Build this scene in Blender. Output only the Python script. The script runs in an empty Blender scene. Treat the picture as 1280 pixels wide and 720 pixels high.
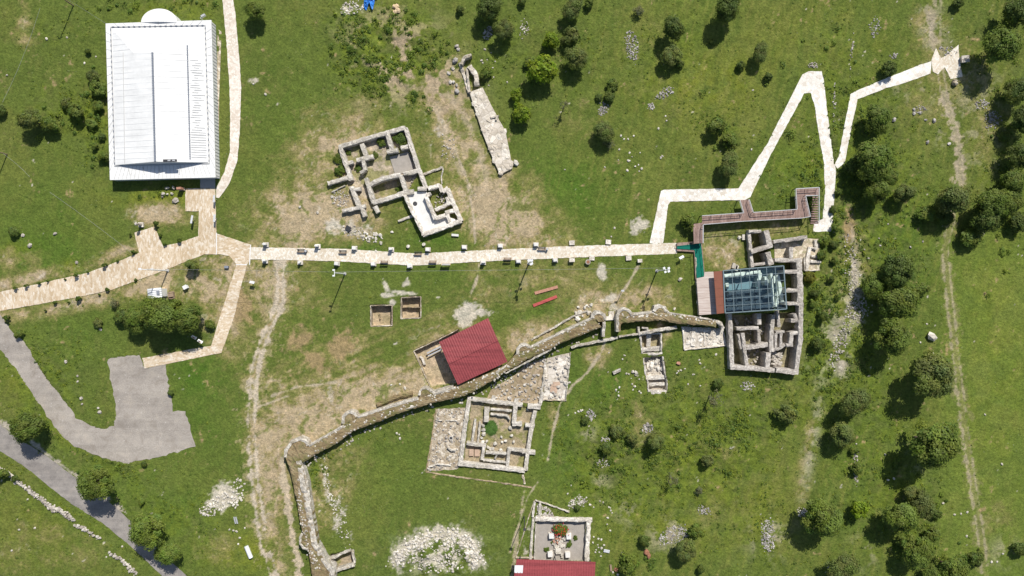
import bpy, math, random
import numpy as np
from mathutils import Vector
from mathutils.geometry import tessellate_polygon
random.seed(7)
SC = bpy.context.scene
COL = SC.collection
R = math.radians

# ------------------------------------------------------------------ camera, light, exposure
S = 0.15            # metres of ground per photograph pixel
H = 128.0           # flying height of the drone
cam_d = bpy.data.cameras.new('drone_camera'); cam_d.lens = 24; cam_d.sensor_width = 36
cam_d.clip_start = 1; cam_d.clip_end = 6000
cam = bpy.data.objects.new('drone_camera', cam_d); COL.objects.link(cam)
cam.location = (0, 0, H); cam.rotation_euler = (0, 0, 0)
SC.camera = cam
EL = 47.0
AZX, AZY = 0.37, 0.93      # towards the sun
w = bpy.data.worlds.new('World'); SC.world = w; w.use_nodes = True
nt = w.node_tree; nt.nodes.clear()
sky = nt.nodes.new('ShaderNodeTexSky'); sky.sky_type = 'NISHITA'; sky.sun_disc = False
sky.sun_elevation = R(EL); sky.sun_rotation = math.atan2(AZX, AZY)
bg = nt.nodes.new('ShaderNodeBackground'); bg.inputs[1].default_value = 0.08
wo = nt.nodes.new('ShaderNodeOutputWorld')
nt.links.new(sky.outputs[0], bg.inputs[0]); nt.links.new(bg.outputs[0], wo.inputs[0])
sun_d = bpy.data.lights.new('sun', 'SUN'); sun_d.energy = 4.3; sun_d.angle = R(0.53); sun_d.color = (1.0, 0.955, 0.88)
sun = bpy.data.objects.new('sun', sun_d); COL.objects.link(sun)
ce = math.cos(R(EL)); n_ = math.hypot(AZX, AZY)
sv = Vector((AZX / n_ * ce, AZY / n_ * ce, math.sin(R(EL))))
sun.rotation_euler = sv.to_track_quat('Z', 'Y').to_euler(); sun.location = sv * 300
SC.view_settings.view_transform = 'Standard'; SC.view_settings.look = 'None'
SC.view_settings.gamma = 1; SC.view_settings.use_curve_mapping = False
SC.view_settings.exposure = 0.33
SC.cycles.max_bounces = 6; SC.cycles.transparent_max_bounces = 12

# ------------------------------------------------------------------ helpers
def P(x, y, h=0.0):
    """the point at height h that the photograph shows at pixel x, y (the drone looks straight down)"""
    k = S * (1 - h / H)
    return Vector(((x - 640) * k, (360 - y) * k, h))
def zm(pts, ox, oy, f):     # measured in an enlargement -> photograph pixels
    return [(ox + a / f, oy + b / f) for a, b in pts]

def vnoise(x, y, seed=0):
    """smooth value noise on arrays, -1..1"""
    xi = np.floor(x).astype(np.int64); yi = np.floor(y).astype(np.int64)
    fx = x - xi; fy = y - yi
    fx = fx * fx * (3 - 2 * fx); fy = fy * fy * (3 - 2 * fy)
    def h(a, b):
        n = (a * 374761393 + b * 668265263 + seed * 1442695041) & 0x7fffffff
        n = ((n ^ (n >> 13)) * 1274126177) & 0x7fffffff
        n = (n ^ (n >> 16)) & 0xffff
        return n / 32767.5 - 1.0
    a = h(xi, yi); b = h(xi + 1, yi); c = h(xi, yi + 1); d = h(xi + 1, yi + 1)
    return (a * (1 - fx) + b * fx) * (1 - fy) + (c * (1 - fx) + d * fx) * fy
def fbm(x, y, scale, seed=0, octv=4, gain=0.55):
    t = 0; amp = 1; tot = 0; f = 1.0 / scale
    for i in range(octv):
        t = t + amp * vnoise(x * f + 31.7 * i, y * f - 17.3 * i, seed + i * 7); tot += amp; amp *= gain; f *= 2.03
    return 1.75 * t / tot
def sm(a, b, x):
    t = np.clip((x - a) / (b - a), 0, 1); return t * t * (3 - 2 * t)
def inpoly(px, py, poly):
    ins = np.zeros(px.shape, bool)
    xs = [p[0] for p in poly]; ys = [p[1] for p in poly]
    bb = (px >= min(xs)) & (px <= max(xs)) & (py >= min(ys)) & (py <= max(ys))
    idx = np.nonzero(bb)
    X = px[idx]; Y = py[idx]; r = np.zeros(X.shape, bool)
    n = len(poly); j = n - 1
    for i in range(n):
        xi, yi = poly[i]; xj, yj = poly[j]
        if yi != yj:
            c = ((yi > Y) != (yj > Y)) & (X < (xj - xi) * (Y - yi) / (yj - yi) + xi)
            r ^= c
        j = i
    ins[idx] = r
    return ins
def dline(px, py, pts, reach=60):
    """distance in pixels to a polyline (capped at reach)"""
    d = np.full(px.shape, float(reach))
    for (x0, y0), (x1, y1) in zip(pts[:-1], pts[1:]):
        bb = (px > min(x0, x1) - reach) & (px < max(x0, x1) + reach) & (py > min(y0, y1) - reach) & (py < max(y0, y1) + reach)
        idx = np.nonzero(bb)
        X = px[idx]; Y = py[idx]; dx, dy = x1 - x0, y1 - y0
        L = dx * dx + dy * dy + 1e-9
        t = np.clip(((X - x0) * dx + (Y - y0) * dy) / L, 0, 1)
        dd = np.hypot(X - x0 - t * dx, Y - y0 - t * dy)
        d[idx] = np.minimum(d[idx], dd)
    return d
def blob(px, py, cx, cy, rx, ry, ang=0):
    c, s = math.cos(R(ang)), math.sin(R(ang))
    dx, dy = px - cx, py - cy
    u = (dx * c + dy * s) / rx; v = (-dx * s + dy * c) / ry
    return np.exp(-(u * u + v * v))

class MB:
    """collects shapes (world coordinates) into one mesh"""
    def __init__(self): self.v = []; self.f = []; self.n = 0
    def add(self, vs, fs):
        self.v.extend([tuple(a) for a in vs]); self.f.extend([tuple(i + self.n for i in q) for q in fs]); self.n += len(vs)
        return self
    def box(self, c, size, rot=0.0, tilt=0.0):
        sx, sy, sz = [a / 2 for a in size]; cr, sr = math.cos(rot), math.sin(rot); ct, st = math.cos(tilt), math.sin(tilt)
        vs = []
        for z in (-sz, sz):
            for x, y in ((-sx, -sy), (sx, -sy), (sx, sy), (-sx, sy)):
                yy, zz = y * ct - z * st, y * st + z * ct
                vs.append((c[0] + x * cr - yy * sr, c[1] + x * sr + yy * cr, c[2] + zz))
        return self.add(vs, [(0, 3, 2, 1), (4, 5, 6, 7), (0, 1, 5, 4), (1, 2, 6, 5), (2, 3, 7, 6), (3, 0, 4, 7)])
    def hexa(self, bottom, top):
        return self.add(list(bottom) + list(top), [(3, 2, 1, 0), (4, 5, 6, 7), (0, 1, 5, 4), (1, 2, 6, 5), (2, 3, 7, 6), (3, 0, 4, 7)])
    def prism(self, poly, z0, z1, bottom=True):
        n = len(poly); a = sum(poly[i][0] * poly[(i + 1) % n][1] - poly[(i + 1) % n][0] * poly[i][1] for i in range(n))
        if a < 0: poly = poly[::-1]
        tri = tessellate_polygon([[Vector((p[0], p[1], 0)) for p in poly]])
        fs = []
        for t in tri:
            (x0, y0), (x1, y1), (x2, y2) = [(poly[i][0], poly[i][1]) for i in t]
            if (x1 - x0) * (y2 - y0) - (x2 - x0) * (y1 - y0) < 0: t = (t[0], t[2], t[1])
            fs.append(tuple(i + n for i in t))
            if bottom: fs.append((t[0], t[2], t[1]))
        for i in range(n):
            j = (i + 1) % n; fs.append((i, j, j + n, i + n))
        return self.add([(p[0], p[1], z0) for p in poly] + [(p[0], p[1], z1) for p in poly], fs)
    def tube(self, pts, r, seg=6, r1=None):
        pts = [Vector(p) for p in pts]; m = len(pts); vs = []; fs = []
        for i, p in enumerate(pts):
            d = (pts[min(i + 1, m - 1)] - pts[max(i - 1, 0)]).normalized()
            u = d.cross(Vector((0, 0, 1)) if abs(d.z) < .9 else Vector((1, 0, 0))).normalized(); v = d.cross(u)
            rr = r if r1 is None else r + (r1 - r) * i / (m - 1)
            for k in range(seg):
                a = 2 * math.pi * k / seg; vs.append(p + u * math.cos(a) * rr + v * math.sin(a) * rr)
        for i in range(m - 1):
            for k in range(seg):
                k2 = (k + 1) % seg; fs.append((i * seg + k, i * seg + k2, (i + 1) * seg + k2, (i + 1) * seg + k))
        fs.append(tuple(range(seg))[::-1]); fs.append(tuple((m - 1) * seg + k for k in range(seg)))
        return self.add(vs, fs)
    def cyl(self, c, r, h, seg=14, r1=None):
        return self.tube([c, (c[0], c[1], c[2] + h)], r, seg, r1)
    def rock(self, c, sx, sy, sz, rng=random, jit=.22):
        g = 1.618; base = [(-1, g, 0), (1, g, 0), (-1, -g, 0), (1, -g, 0), (0, -1, g), (0, 1, g), (0, -1, -g), (0, 1, -g), (g, 0, -1), (g, 0, 1), (-g, 0, -1), (-g, 0, 1)]
        F = [(0, 11, 5), (0, 5, 1), (0, 1, 7), (0, 7, 10), (0, 10, 11), (1, 5, 9), (5, 11, 4), (11, 10, 2), (10, 7, 6), (7, 1, 8), (3, 9, 4), (3, 4, 2), (3, 2, 6), (3, 6, 8), (3, 8, 9), (4, 9, 5), (2, 4, 11), (6, 2, 10), (8, 6, 7), (9, 8, 1)]
        a = rng.random() * 6.28; ca, sa = math.cos(a), math.sin(a); vs = []
        for x, y, z in base:
            k = (1 + rng.uniform(-jit, jit)) / 1.902
            x, y, z = x * k * sx, y * k * sy, z * k * sz
            vs.append((c[0] + x * ca - y * sa, c[1] + x * sa + y * ca, c[2] + z))
        return self.add(vs, F)
    def build(self, name, mat, parent=None, smooth=False):
        me = bpy.data.meshes.new(name)
        off = parent_off(parent)
        me.from_pydata([(a[0] - off[0], a[1] - off[1], a[2] - off[2]) for a in self.v], [], self.f)
        me.materials.append(mat)
        if smooth: me.polygons.foreach_set('use_smooth', [True] * len(me.polygons))
        me.update()
        o = bpy.data.objects.new(name, me); COL.objects.link(o)
        if parent is not None: o.parent = parent
        return o
def parent_off(p):
    v = Vector((0, 0, 0))
    while p is not None: v += p.location; p = p.parent
    return v
def tag(o, label=None, cat=None, group=None, kind=None):
    if label: o['label'] = label
    if cat: o['category'] = cat
    if group: o['group'] = group
    if kind: o['kind'] = kind
    return o
def thing(name, label, cat, loc=(0, 0, 0), group=None):
    o = bpy.data.objects.new(name, None); COL.objects.link(o); o.location = loc; o.empty_display_size = .5
    return tag(o, label, cat, group)
def copy_tree(o, parent=None, mats=None):
    c = o.copy(); COL.objects.link(c)
    if parent is not None: c.parent = parent
    for ch in list(o.children): copy_tree(ch, c)
    return c
def struct(o): return tag(o, kind='structure')

# ------------------------------------------------------------------ materials
class NT:
    def __init__(self, name, rough=.85, spec=.3):
        self.m = bpy.data.materials.new(name); self.m.use_nodes = True
        self.t = self.m.node_tree; self.b = self.t.nodes['Principled BSDF']
        self.b.inputs['Roughness'].default_value = rough; self.b.inputs['Specular IOR Level'].default_value = spec
        self.pos = self.t.nodes.new('ShaderNodeNewGeometry').outputs['Position']
    def n(self, t, **kw):
        o = self.t.nodes.new(t)
        for k, v in kw.items():
            setattr(o, k, v)
        return o
    def l(self, a, b): self.t.links.new(a, b)
    def noise(self, scale, detail=4, rough=.6, vec=None, dist=0):
        o = self.n('ShaderNodeTexNoise'); o.inputs['Scale'].default_value = scale; o.inputs['Detail'].default_value = detail; o.inputs['Roughness'].default_value = rough
        o.inputs['Distortion'].default_value = dist
        self.l(vec or self.pos, o.inputs['Vector']); return o.outputs['Fac']
    def vor(self, scale, feature='F1', out='Color', vec=None, rnd=1.0):
        o = self.n('ShaderNodeTexVoronoi', feature=feature); o.inputs['Scale'].default_value = scale; o.inputs['Randomness'].default_value = rnd
        self.l(vec or self.pos, o.inputs['Vector']); return o.outputs[out]
    def ramp(self, fac, stops, interp='LINEAR'):
        o = self.n('ShaderNodeValToRGB'); o.color_ramp.interpolation = interp
        e = o.color_ramp.elements
        while len(e) < len(stops): e.new(.5)
        for i, (p, c) in enumerate(stops): e[i].position = p; e[i].color = (*c, 1) if len(c) == 3 else c
        self.l(fac, o.inputs['Fac']); return o.outputs['Color']
    def mix(self, fac, a, b, mode='MIX'):
        o = self.n('ShaderNodeMix', data_type='RGBA', blend_type=mode)
        for s, v in ((o.inputs[0], fac), (o.inputs[6], a), (o.inputs[7], b)):
            if hasattr(v, 'links') or isinstance(v, bpy.types.NodeSocket): self.l(v, s)
            else: s.default_value = v if isinstance(v, (int, float)) else (*v, 1)
        return o.outputs[2]
    def math(self, op, a, b=0.0):
        o = self.n('ShaderNodeMath', operation=op)
        for s, v in ((o.inputs[0], a), (o.inputs[1], b)):
            if isinstance(v, bpy.types.NodeSocket): self.l(v, s)
            else: s.default_value = v
        return o.outputs[0]
    def mapping(self, scale=(1, 1, 1), rot=0):
        o = self.n('ShaderNodeMapping'); o.inputs['Scale'].default_value = scale; o.inputs['Rotation'].default_value = (0, 0, rot)
        self.l(self.pos, o.inputs['Vector']); return o.outputs[0]
    def bump(self, h, strength=.5, dist=.05):
        o = self.n('ShaderNodeBump'); o.inputs['Strength'].default_value = strength; o.inputs['Distance'].default_value = dist
        self.l(h, o.inputs['Height']); self.l(o.outputs[0], self.b.inputs['Normal'])
    def color(self, c): self.l(c, self.b.inputs['Base Color']); return self
def stone(name, lo, mid, hi, scale=2.6, big=.35, bump=.6, dirt=None):
    k = NT(name, .9, .2)
    cells = k.vor(scale)
    sep = k.n('ShaderNodeSeparateColor'); k.l(cells, sep.inputs[0])
    c = k.ramp(sep.outputs[0], [(0, lo), (.5, mid), (1, hi)])
    edge = k.ramp(k.vor(scale, 'DISTANCE_TO_EDGE', 'Distance'), [(0.0, (.55, .52, .48)), (.07, (1, 1, 1))])
    c = k.mix(.75, c, edge, 'MULTIPLY')
    n1 = k.noise(big, 5, .65)
    c = k.mix(1.0, c, k.ramp(n1, [(.3, (.72, .70, .66)), (.62, (1.1, 1.08, 1.05))]), 'MULTIPLY')
    if dirt:
        c = k.mix(k.ramp(k.noise(1.1, 5, .7), [(.50, (0, 0, 0)), (.64, (.8, .8, .8))]), c, dirt)
    c = k.mix(1.0, c, k.ramp(k.noise(6, 3, .7), [(.3, (.8, .8, .8)), (.7, (1.15, 1.15, 1.15))]), 'MULTIPLY')
    k.color(c); k.bump(k.vor(scale, 'DISTANCE_TO_EDGE', 'Distance'), bump, .12)
    return k.m
def plain(name, c, rough=.6, var=.12, scale=2.0, spec=.3, metal=0):
    k = NT(name, rough, spec); k.b.inputs['Metallic'].default_value = metal
    f = k.ramp(k.noise(scale, 5, .65), [(.3, tuple(a * (1 - var) for a in c)), (.7, tuple(min(1, a * (1 + var)) for a in c))])
    f = k.mix(1.0, f, k.ramp(k.noise(scale * 7, 2, .6), [(.3, (1 - var * .6,) * 3), (.7, (1 + var * .6,) * 3)]), 'MULTIPLY')
    k.color(f); return k.m

M = {}
M['wall'] = stone('ruin_stone', (.44, .41, .37), (.56, .53, .48), (.68, .65, .60), 3.0, .4, dirt=(.40, .36, .28))
M['wall_white'] = stone('limestone_pale', (.52, .48, .42), (.66, .62, .56), (.78, .75, .69), 1.9, .35)
M['wall_bath'] = stone('bath_stone', (.36, .33, .30), (.45, .42, .39), (.58, .55, .51), 3.6, .3)
M['wall_old'] = stone('weathered_stone', (.36, .34, .30), (.50, .47, .42), (.66, .63, .57), 2.6, .5, dirt=(.28, .23, .15))
M['rock'] = stone('loose_rock', (.32, .29, .26), (.46, .43, .39), (.62, .59, .54), 1.2, .8, .3)
M['rock_white'] = stone('white_rock', (.48, .45, .40), (.60, .57, .51), (.72, .69, .63), .9, .8, .3)
M['rock_grey'] = stone('grey_rock', (.26, .25, .25), (.38, .36, .35), (.50, .48, .46), 1.4, .8, .3)
M['terrace'] = plain('white_terrace', (.66, .65, .62), .9, .10, .5)
M['court'] = stone('rubble_floor', (.33, .27, .20), (.46, .40, .31), (.66, .61, .53), 1.9, .3, .7, dirt=(.27, .21, .12))
M['slab'] = stone('stone_slabs', (.50, .46, .41), (.62, .58, .52), (.76, .73, .68), .75, .4, .3, dirt=(.40, .34, .25))
M['strip'] = stone('rock_strip', (.50, .45, .38), (.62, .57, .50), (.74, .70, .63), .9, .45, .6, dirt=(.42, .37, .28))
M['earthfloor'] = stone('trodden_earth', (.34, .27, .18), (.40, .32, .22), (.48, .40, .30), 1.0, .4, .2, dirt=(.20, .17, .08))
M['gravelfloor'] = plain('grey_gravel', (.33, .30, .265), .95, .12, 1.2)
def gravel():
    k = NT('car_park_gravel', .95, .15)
    c = k.ramp(k.noise(.12, 6, .6), [(.3, (.30, .27, .24)), (.7, (.37, .335, .295))])
    c = k.mix(1., c, k.ramp(k.noise(.45, 6, .72, dist=.6), [(.35, (.82, .80, .77)), (.5, (1, 1, 1)), (.66, (1.14, 1.12, 1.08))]), 'MULTIPLY')
    c = k.mix(1., c, k.ramp(k.noise(.35, 3, .6, k.mapping((.12, 1.6, 1), R(70))), [(.40, (.9,) * 3), (.6, (1.07,) * 3)]), 'MULTIPLY')
    c = k.mix(1., c, k.ramp(k.noise(5, 3, .75), [(.25, (.72,) * 3), (.75, (1.22,) * 3)]), 'MULTIPLY')
    c = k.mix(k.ramp(k.vor(.9, 'F1', 'Distance'), [(.05, (.6, .6, .6)), (.12, (0, 0, 0))]), c, (.55, .52, .48))
    k.color(c); return k.m
M['gravel'] = gravel()
def asphalt():
    k = NT('worn_asphalt', .9, .2)
    c = k.ramp(k.noise(.25, 6, .6), [(.3, (.225, .205, .19)), (.7, (.30, .275, .25))])
    c = k.mix(1., c, k.ramp(k.noise(.5, 4, .6, k.mapping((.08, 1.2, 1), R(-38))), [(.35, (.85,) * 3), (.65, (1.12,) * 3)]), 'MULTIPLY')
    c = k.mix(1., c, k.ramp(k.noise(.6, 6, .75), [(.36, (.80,) * 3), (.5, (1,) * 3), (.66, (1.18, 1.16, 1.12))]), 'MULTIPLY')
    c = k.mix(1., c, k.ramp(k.noise(7, 2, .7), [(.25, (.82,) * 3), (.75, (1.18,) * 3)]), 'MULTIPLY')
    k.color(c); return k.m
M['asphalt'] = asphalt()
def paving(name, stops, rot, sx, sy, white=.0, edge=(.72, .68, .62)):
    k = NT(name, .85, .2)
    mp = k.mapping((sx, sy, 1), rot)
    sep = k.n('ShaderNodeSeparateColor'); k.l(k.vor(1, 'F1', 'Color', mp), sep.inputs[0])
    c = k.ramp(sep.outputs[0], stops)
    c = k.mix(.8, c, k.ramp(k.vor(1, 'DISTANCE_TO_EDGE', 'Distance', mp), [(0, edge), (.06, (1, 1, 1))]), 'MULTIPLY')
    c = k.mix(1., c, k.ramp(k.noise(.16, 5, .65), [(.3, (.86, .84, .80)), (.7, (1.08, 1.07, 1.06))]), 'MULTIPLY')
    c = k.mix(k.ramp(k.noise(.9, 5, .7), [(.60, (0, 0, 0)), (.72, (.55, .55, .55))]), c, (.50, .40, .26))
    k.color(c); k.bump(k.vor(1, 'DISTANCE_TO_EDGE', 'Distance', mp), .25, .04); return k.m
TAN = [(0, (.50, .39, .26)), (.35, (.58, .475, .345)), (.7, (.64, .55, .43)), (1, (.70, .64, .55))]
M['pave_west'] = paving('tan_flagstones', TAN, R(-17), 3.6, 1.5)
M['pave_south'] = paving('tan_flagstones_lane', TAN, R(12), 2.0, 3.4)
M['pave_plaza'] = paving('tan_flagstones_plaza', TAN, 0, 1.8, 3.4)
PALE = [(0, (.58, .50, .39)), (.4, (.66, .60, .50)), (.75, (.72, .68, .60)), (1, (.77, .75, .70))]
M['pave_main'] = paving('cream_flagstones', PALE, 0, 3.4, 2.9)
M['pave_museum'] = paving('pale_gravel_paving', [(0, (.58, .51, .43)), (.4, (.68, .62, .55)), (1, (.76, .72, .66))], 0, 2.6, 2.6)
M['pave_white'] = paving('white_flagstones', [(0, (.62, .57, .50)), (.35, (.735, .71, .66)), (1, (.79, .78, .75))], .3, 1.7, 1.7, edge=(.72, .68, .62))
def roofpaint(name, c, rot, pitch, dark=.86, bmp=.6):
    k = NT(name, .55, .35)
    wv = k.n('ShaderNodeTexWave', wave_type='BANDS', bands_direction='X', wave_profile='SIN'); wv.inputs['Scale'].default_value = 1 / pitch / 1.0 * .31416
    wv.inputs['Distortion'].default_value = 0
    k.l(k.mapping((1, 1, 1), rot), wv.inputs['Vector'])
    cc = k.ramp(k.noise(.3, 6, .65), [(.3, tuple(a * .88 for a in c)), (.7, tuple(min(1, a * 1.06) for a in c))])
    cc = k.mix(1., cc, k.ramp(k.noise(.5, 5, .7, k.mapping((.15, 2.5, 1), rot)), [(.36, ((.72, .74, .76) if c[0] - c[1] > .1 else (.93,) * 3)), (.6, ((1.08, 1.12, 1.12) if c[0] - c[1] > .1 else (1.03,) * 3))]), 'MULTIPLY')
    cc = k.mix(1., cc, k.ramp(k.noise(2.2, 5, .7), [(.35, (dark,) * 3), (.6, (1.03,) * 3)]), 'MULTIPLY')
    k.color(cc); k.bump(wv.outputs['Fac'], bmp, .05); return k.m
M['red_roof'] = roofpaint('red_metal_roof', (.285, .056, .060), R(-24), .45)
M['red_roof2'] = roofpaint('red_metal_roof_south', (.285, .056, .060), R(0), .45)
M['white_roof'] = roofpaint('white_metal_roof', (.76, .76, .745), R(90), 1.15, .97, .15)
M['white_paint'] = plain('white_paint', (.70, .70, .69), .5, .04)
M['seam'] = plain('grey_roof_seam', (.46, .46, .45), .6, .1)
M['vent'] = plain('grey_vent_metal', (.22, .24, .28), .5, .1)
M['dark'] = plain('dark_metal', (.05, .05, .055), .5, .15)
M['grey'] = plain('galvanised_steel', (.50, .51, .52), .45, .1, metal=.3)
M['white_metal'] = plain('pale_steel', (.70, .71, .72), .4, .06)
M['concrete'] = plain('grey_concrete', (.34, .33, .32), .9, .1)
M['brown_panel'] = plain('brown_panel', (.21, .075, .045), .6, .08)
M['green_carpet'] = plain('green_carpet', (.004, .135, .095), .95, .15)
M['brick_floor'] = plain('worn_brick', (.46, .33, .24), .9, .2)
M['frame_dark'] = plain('blue_grey_steel', (.15, .20, .22), .5, .1)
M['cable'] = plain('cable_sheath', (.30, .30, .30), .6, .1)
M['blue'] = plain('blue_tarp', (.04, .20, .58), .5, .2, 1.5)
M['bark'] = plain('bark', (.11, .085, .06), .95, .25)
M['wood'] = plain('weathered_wood', (.27, .20, .14), .85, .2)
M['light_wood'] = plain('light_wood', (.55, .42, .26), .8, .12)
M['tile_red'] = plain('faded_red_sheet', (.42, .085, .075), .7, .18)
M['tile_old'] = plain('old_red_sheet', (.42, .22, .15), .85, .2)
M['rust'] = plain('rusty_clay', (.27, .125, .075), .9, .25)
M['red_flower'] = plain('red_flowers', (.5, .03, .02), .8, .2)
def deck():
    k = NT('boardwalk_planks', .8, .2)
    br = k.n('ShaderNodeTexBrick'); br.inputs['Scale'].default_value = 1.0
    br.inputs['Color1'].default_value = (.23, .155, .13, 1); br.inputs['Color2'].default_value = (.34, .25, .22, 1); br.inputs['Mortar'].default_value = (.07, .05, .04, 1)
    br.inputs['Mortar Size'].default_value = .02; br.inputs['Brick Width'].default_value = 2.2; br.inputs['Row Height'].default_value = .24
    k.l(k.mapping((1, 1, 1), R(90)), br.inputs['Vector'])
    c = k.mix(1., br.outputs['Color'], k.ramp(k.noise(1.4, 5, .7), [(.3, (.75, .72, .7)), (.7, (1.25, 1.2, 1.18))]), 'MULTIPLY')
    k.color(c); return k.m
M['deck'] = deck()
def deck_pale():
    k = NT('pale_platform_boards', .8, .2)
    c = k.ramp(k.noise(1.1, 5, .7, k.mapping((.25, 5, 1), R(3))), [(.3, (.30, .22, .19)), (.5, (.50, .42, .37)), (.7, (.62, .56, .52))])
    k.color(c); return k.m
M['deck_pale'] = deck_pale()
def glass():
    k = NT('tinted_glass', .05, .5)
    out = k.t.nodes['Material Output']
    tr = k.n('ShaderNodeBsdfTransparent'); tr.inputs[0].default_value = (.80, .92, .93, 1)
    gl = k.n('ShaderNodeBsdfGlossy'); gl.inputs['Roughness'].default_value = .03; gl.inputs['Color'].default_value = (.9, .95, 1, 1)
    fr = k.n('ShaderNodeFresnel'); fr.inputs[0].default_value = 1.7
    mx = k.n('ShaderNodeMixShader'); k.l(fr.outputs[0], mx.inputs[0]); k.l(tr.outputs[0], mx.inputs[1]); k.l(gl.outputs[0], mx.inputs[2])
    k.l(mx.outputs[0], out.inputs['Surface']); return k.m
M['glass'] = glass()
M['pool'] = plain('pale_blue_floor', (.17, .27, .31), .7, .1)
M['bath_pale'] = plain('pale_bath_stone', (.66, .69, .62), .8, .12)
def leafmat(name, c, var=.35, trans=.40):
    k = NT(name, .6, .25)
    out = k.t.nodes['Material Output']
    at = k.n('ShaderNodeAttribute', attribute_name='tint')
    rnd = k.n('ShaderNodeObjectInfo').outputs['Random']
    base = k.mix(rnd, tuple(a * .88 for a in c), tuple(a * 1.12 for a in c))
    base = k.mix(1., base, at.outputs['Color'], 'MULTIPLY')
    k.color(base)
    tr = k.n('ShaderNodeBsdfTranslucent'); k.l(k.mix(1., base, (1.1, 1.25, .6), 'MULTIPLY'), tr.inputs[0])
    mx = k.n('ShaderNodeMixShader'); mx.inputs[0].default_value = trans
    k.l(k.b.outputs[0], mx.inputs[1]); k.l(tr.outputs[0], mx.inputs[2]); k.l(mx.outputs[0], out.inputs['Surface'])
    return k.m
M['leaf_tree'] = leafmat('foliage_mid', (0.143, 0.196, 0.036))
M['leaf_dark'] = leafmat('foliage_dark', (0.103, 0.145, 0.031))
M['leaf_bright'] = leafmat('foliage_bright', (0.187, 0.264, 0.019))
M['leaf_olive'] = leafmat('foliage_olive', (0.15, 0.185, 0.05))
M['leaf_grey'] = leafmat('foliage_grey', (0.172, 0.184, 0.098))
M['leaf_yellow'] = leafmat('foliage_yellow', (.19, .19, .025))
M['leaf_shrub'] = leafmat('foliage_shrub', (0.094, 0.14, 0.021))
M['weed'] = leafmat('weed_leaves', (0.129, 0.174, 0.031), trans=.35)
# ------------------------------------------------------------------ layout of the site (photograph pixels, 1 px = 0.15 m on the ground)
PATHS = {
 'main': [(312,309),(430,311),(520,317),(600,313),(700,308),(812,304.5),(846,303.5),(846,317),(700,322.5),(600,327),(520,332),(420,326.5),(312,324)],
 'west': [(-20,369),(60,352),(110,341),(150,326),(174,316),(168,291),(193,283),(204,308),(225,303),(248,295),(248.5,264),(232,264),(232,235.5),(269,235.5),(270.5,292),(270.5,318),(255,318),(235,326),(200,340),(140,362),(100,371),(50,380),(-20,392)],
 'plaza': [(271,292),(314,306),(313,324.5),(309,330.5),(295,330),(287,320),(271,317.5)],
 'south': [(295.5,331),(309,331),(303,352),(293,395),(277,441),(181,460.5),(178,447.5),(264,432)],
 'north': [(277,-12),(290,-12),(294.5,20),(299,70),(301.5,110),(300,160),(297,200),(287,229),(274,247.5),(270.5,247),(270,236),(281,214),(287.5,190),(288,150),(287,110),(283,50)],
 'branch': [(812,304),(826,239),(830,237),(923,235.5),(960,178),(1003,93),(1011,89),(1027,89),(1030,102),(1034,140),(1042,200),(1045,215),(1041,272),(1039,290),(1016,290),(1018,278),(1028,274),(1031,240),(1030,205),(1023,165),(1018,130),(1013,116),(1005,117),(998,130),(962,196),(938,246),(931,250),(838,252),(835,256),(829,304)],
 'east': [(1042.5,206),(1048,196),(1055,160),(1063,118),(1067,115),(1110,97),(1150,81),(1164,76.5),(1163,92),(1130,104),(1108,110),(1072,124),(1066,150),(1058,192),(1056,203),(1047,211)],
 'east_end': [(1164,75),(1170,60),(1176,73),(1182,70),(1198,56),(1199,72),(1203,96),(1188,98.5),(1181,84),(1172,93),(1166,90)],
}
CARPARK = [(-20,385),(0,390),(4,400),(12,410),(30,428),(60,475),(68,485),(80,500),(95,522),(115,533),(130,537),(142,532),(146,515),(140,485),(134,449),(150,446),(175,443.5),(181,460.5),(207,455),(210,478),(212,490),(217,514),(231,513),(237,532),(243.5,557),(230,563),(195,572),(157,579.5),(140,576),(113,566),(90,556),(73,540),(50,507),(20,462),(0,436),(-20,420)]
ROAD = [(-30,512),(0,531),(25,549),(60,571),(90,594),(120,614),(150,639),(165,653),(200,690),(245,730),(262,745),(226,745),(203,720),(165,684),(130,655),(90,630),(60,607),(40,590),(20,576),(0,564),(-30,545)]
Z8 = lambda pts: zm(pts, 500, 380, 4)
ZC = lambda pts: zm(pts, 530, 480, 4.8)      # church
ZB = lambda pts: zm(pts, 400, 150, 4.8)      # basilica
ZA = lambda pts: zm(pts, 860, 230, 4.8)      # baths, upper half
ZD = lambda pts: zm(pts, 860, 340, 4.8)      # baths, lower half
ZG = lambda pts: zm(pts, 720, 370, 4.8)      # gate and trench
ZF = lambda pts: zm(pts, 340, 480, 4.3636)   # fortress wall
ZK = lambda pts: zm(pts, 640, 600, 6)        # chapel
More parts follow.
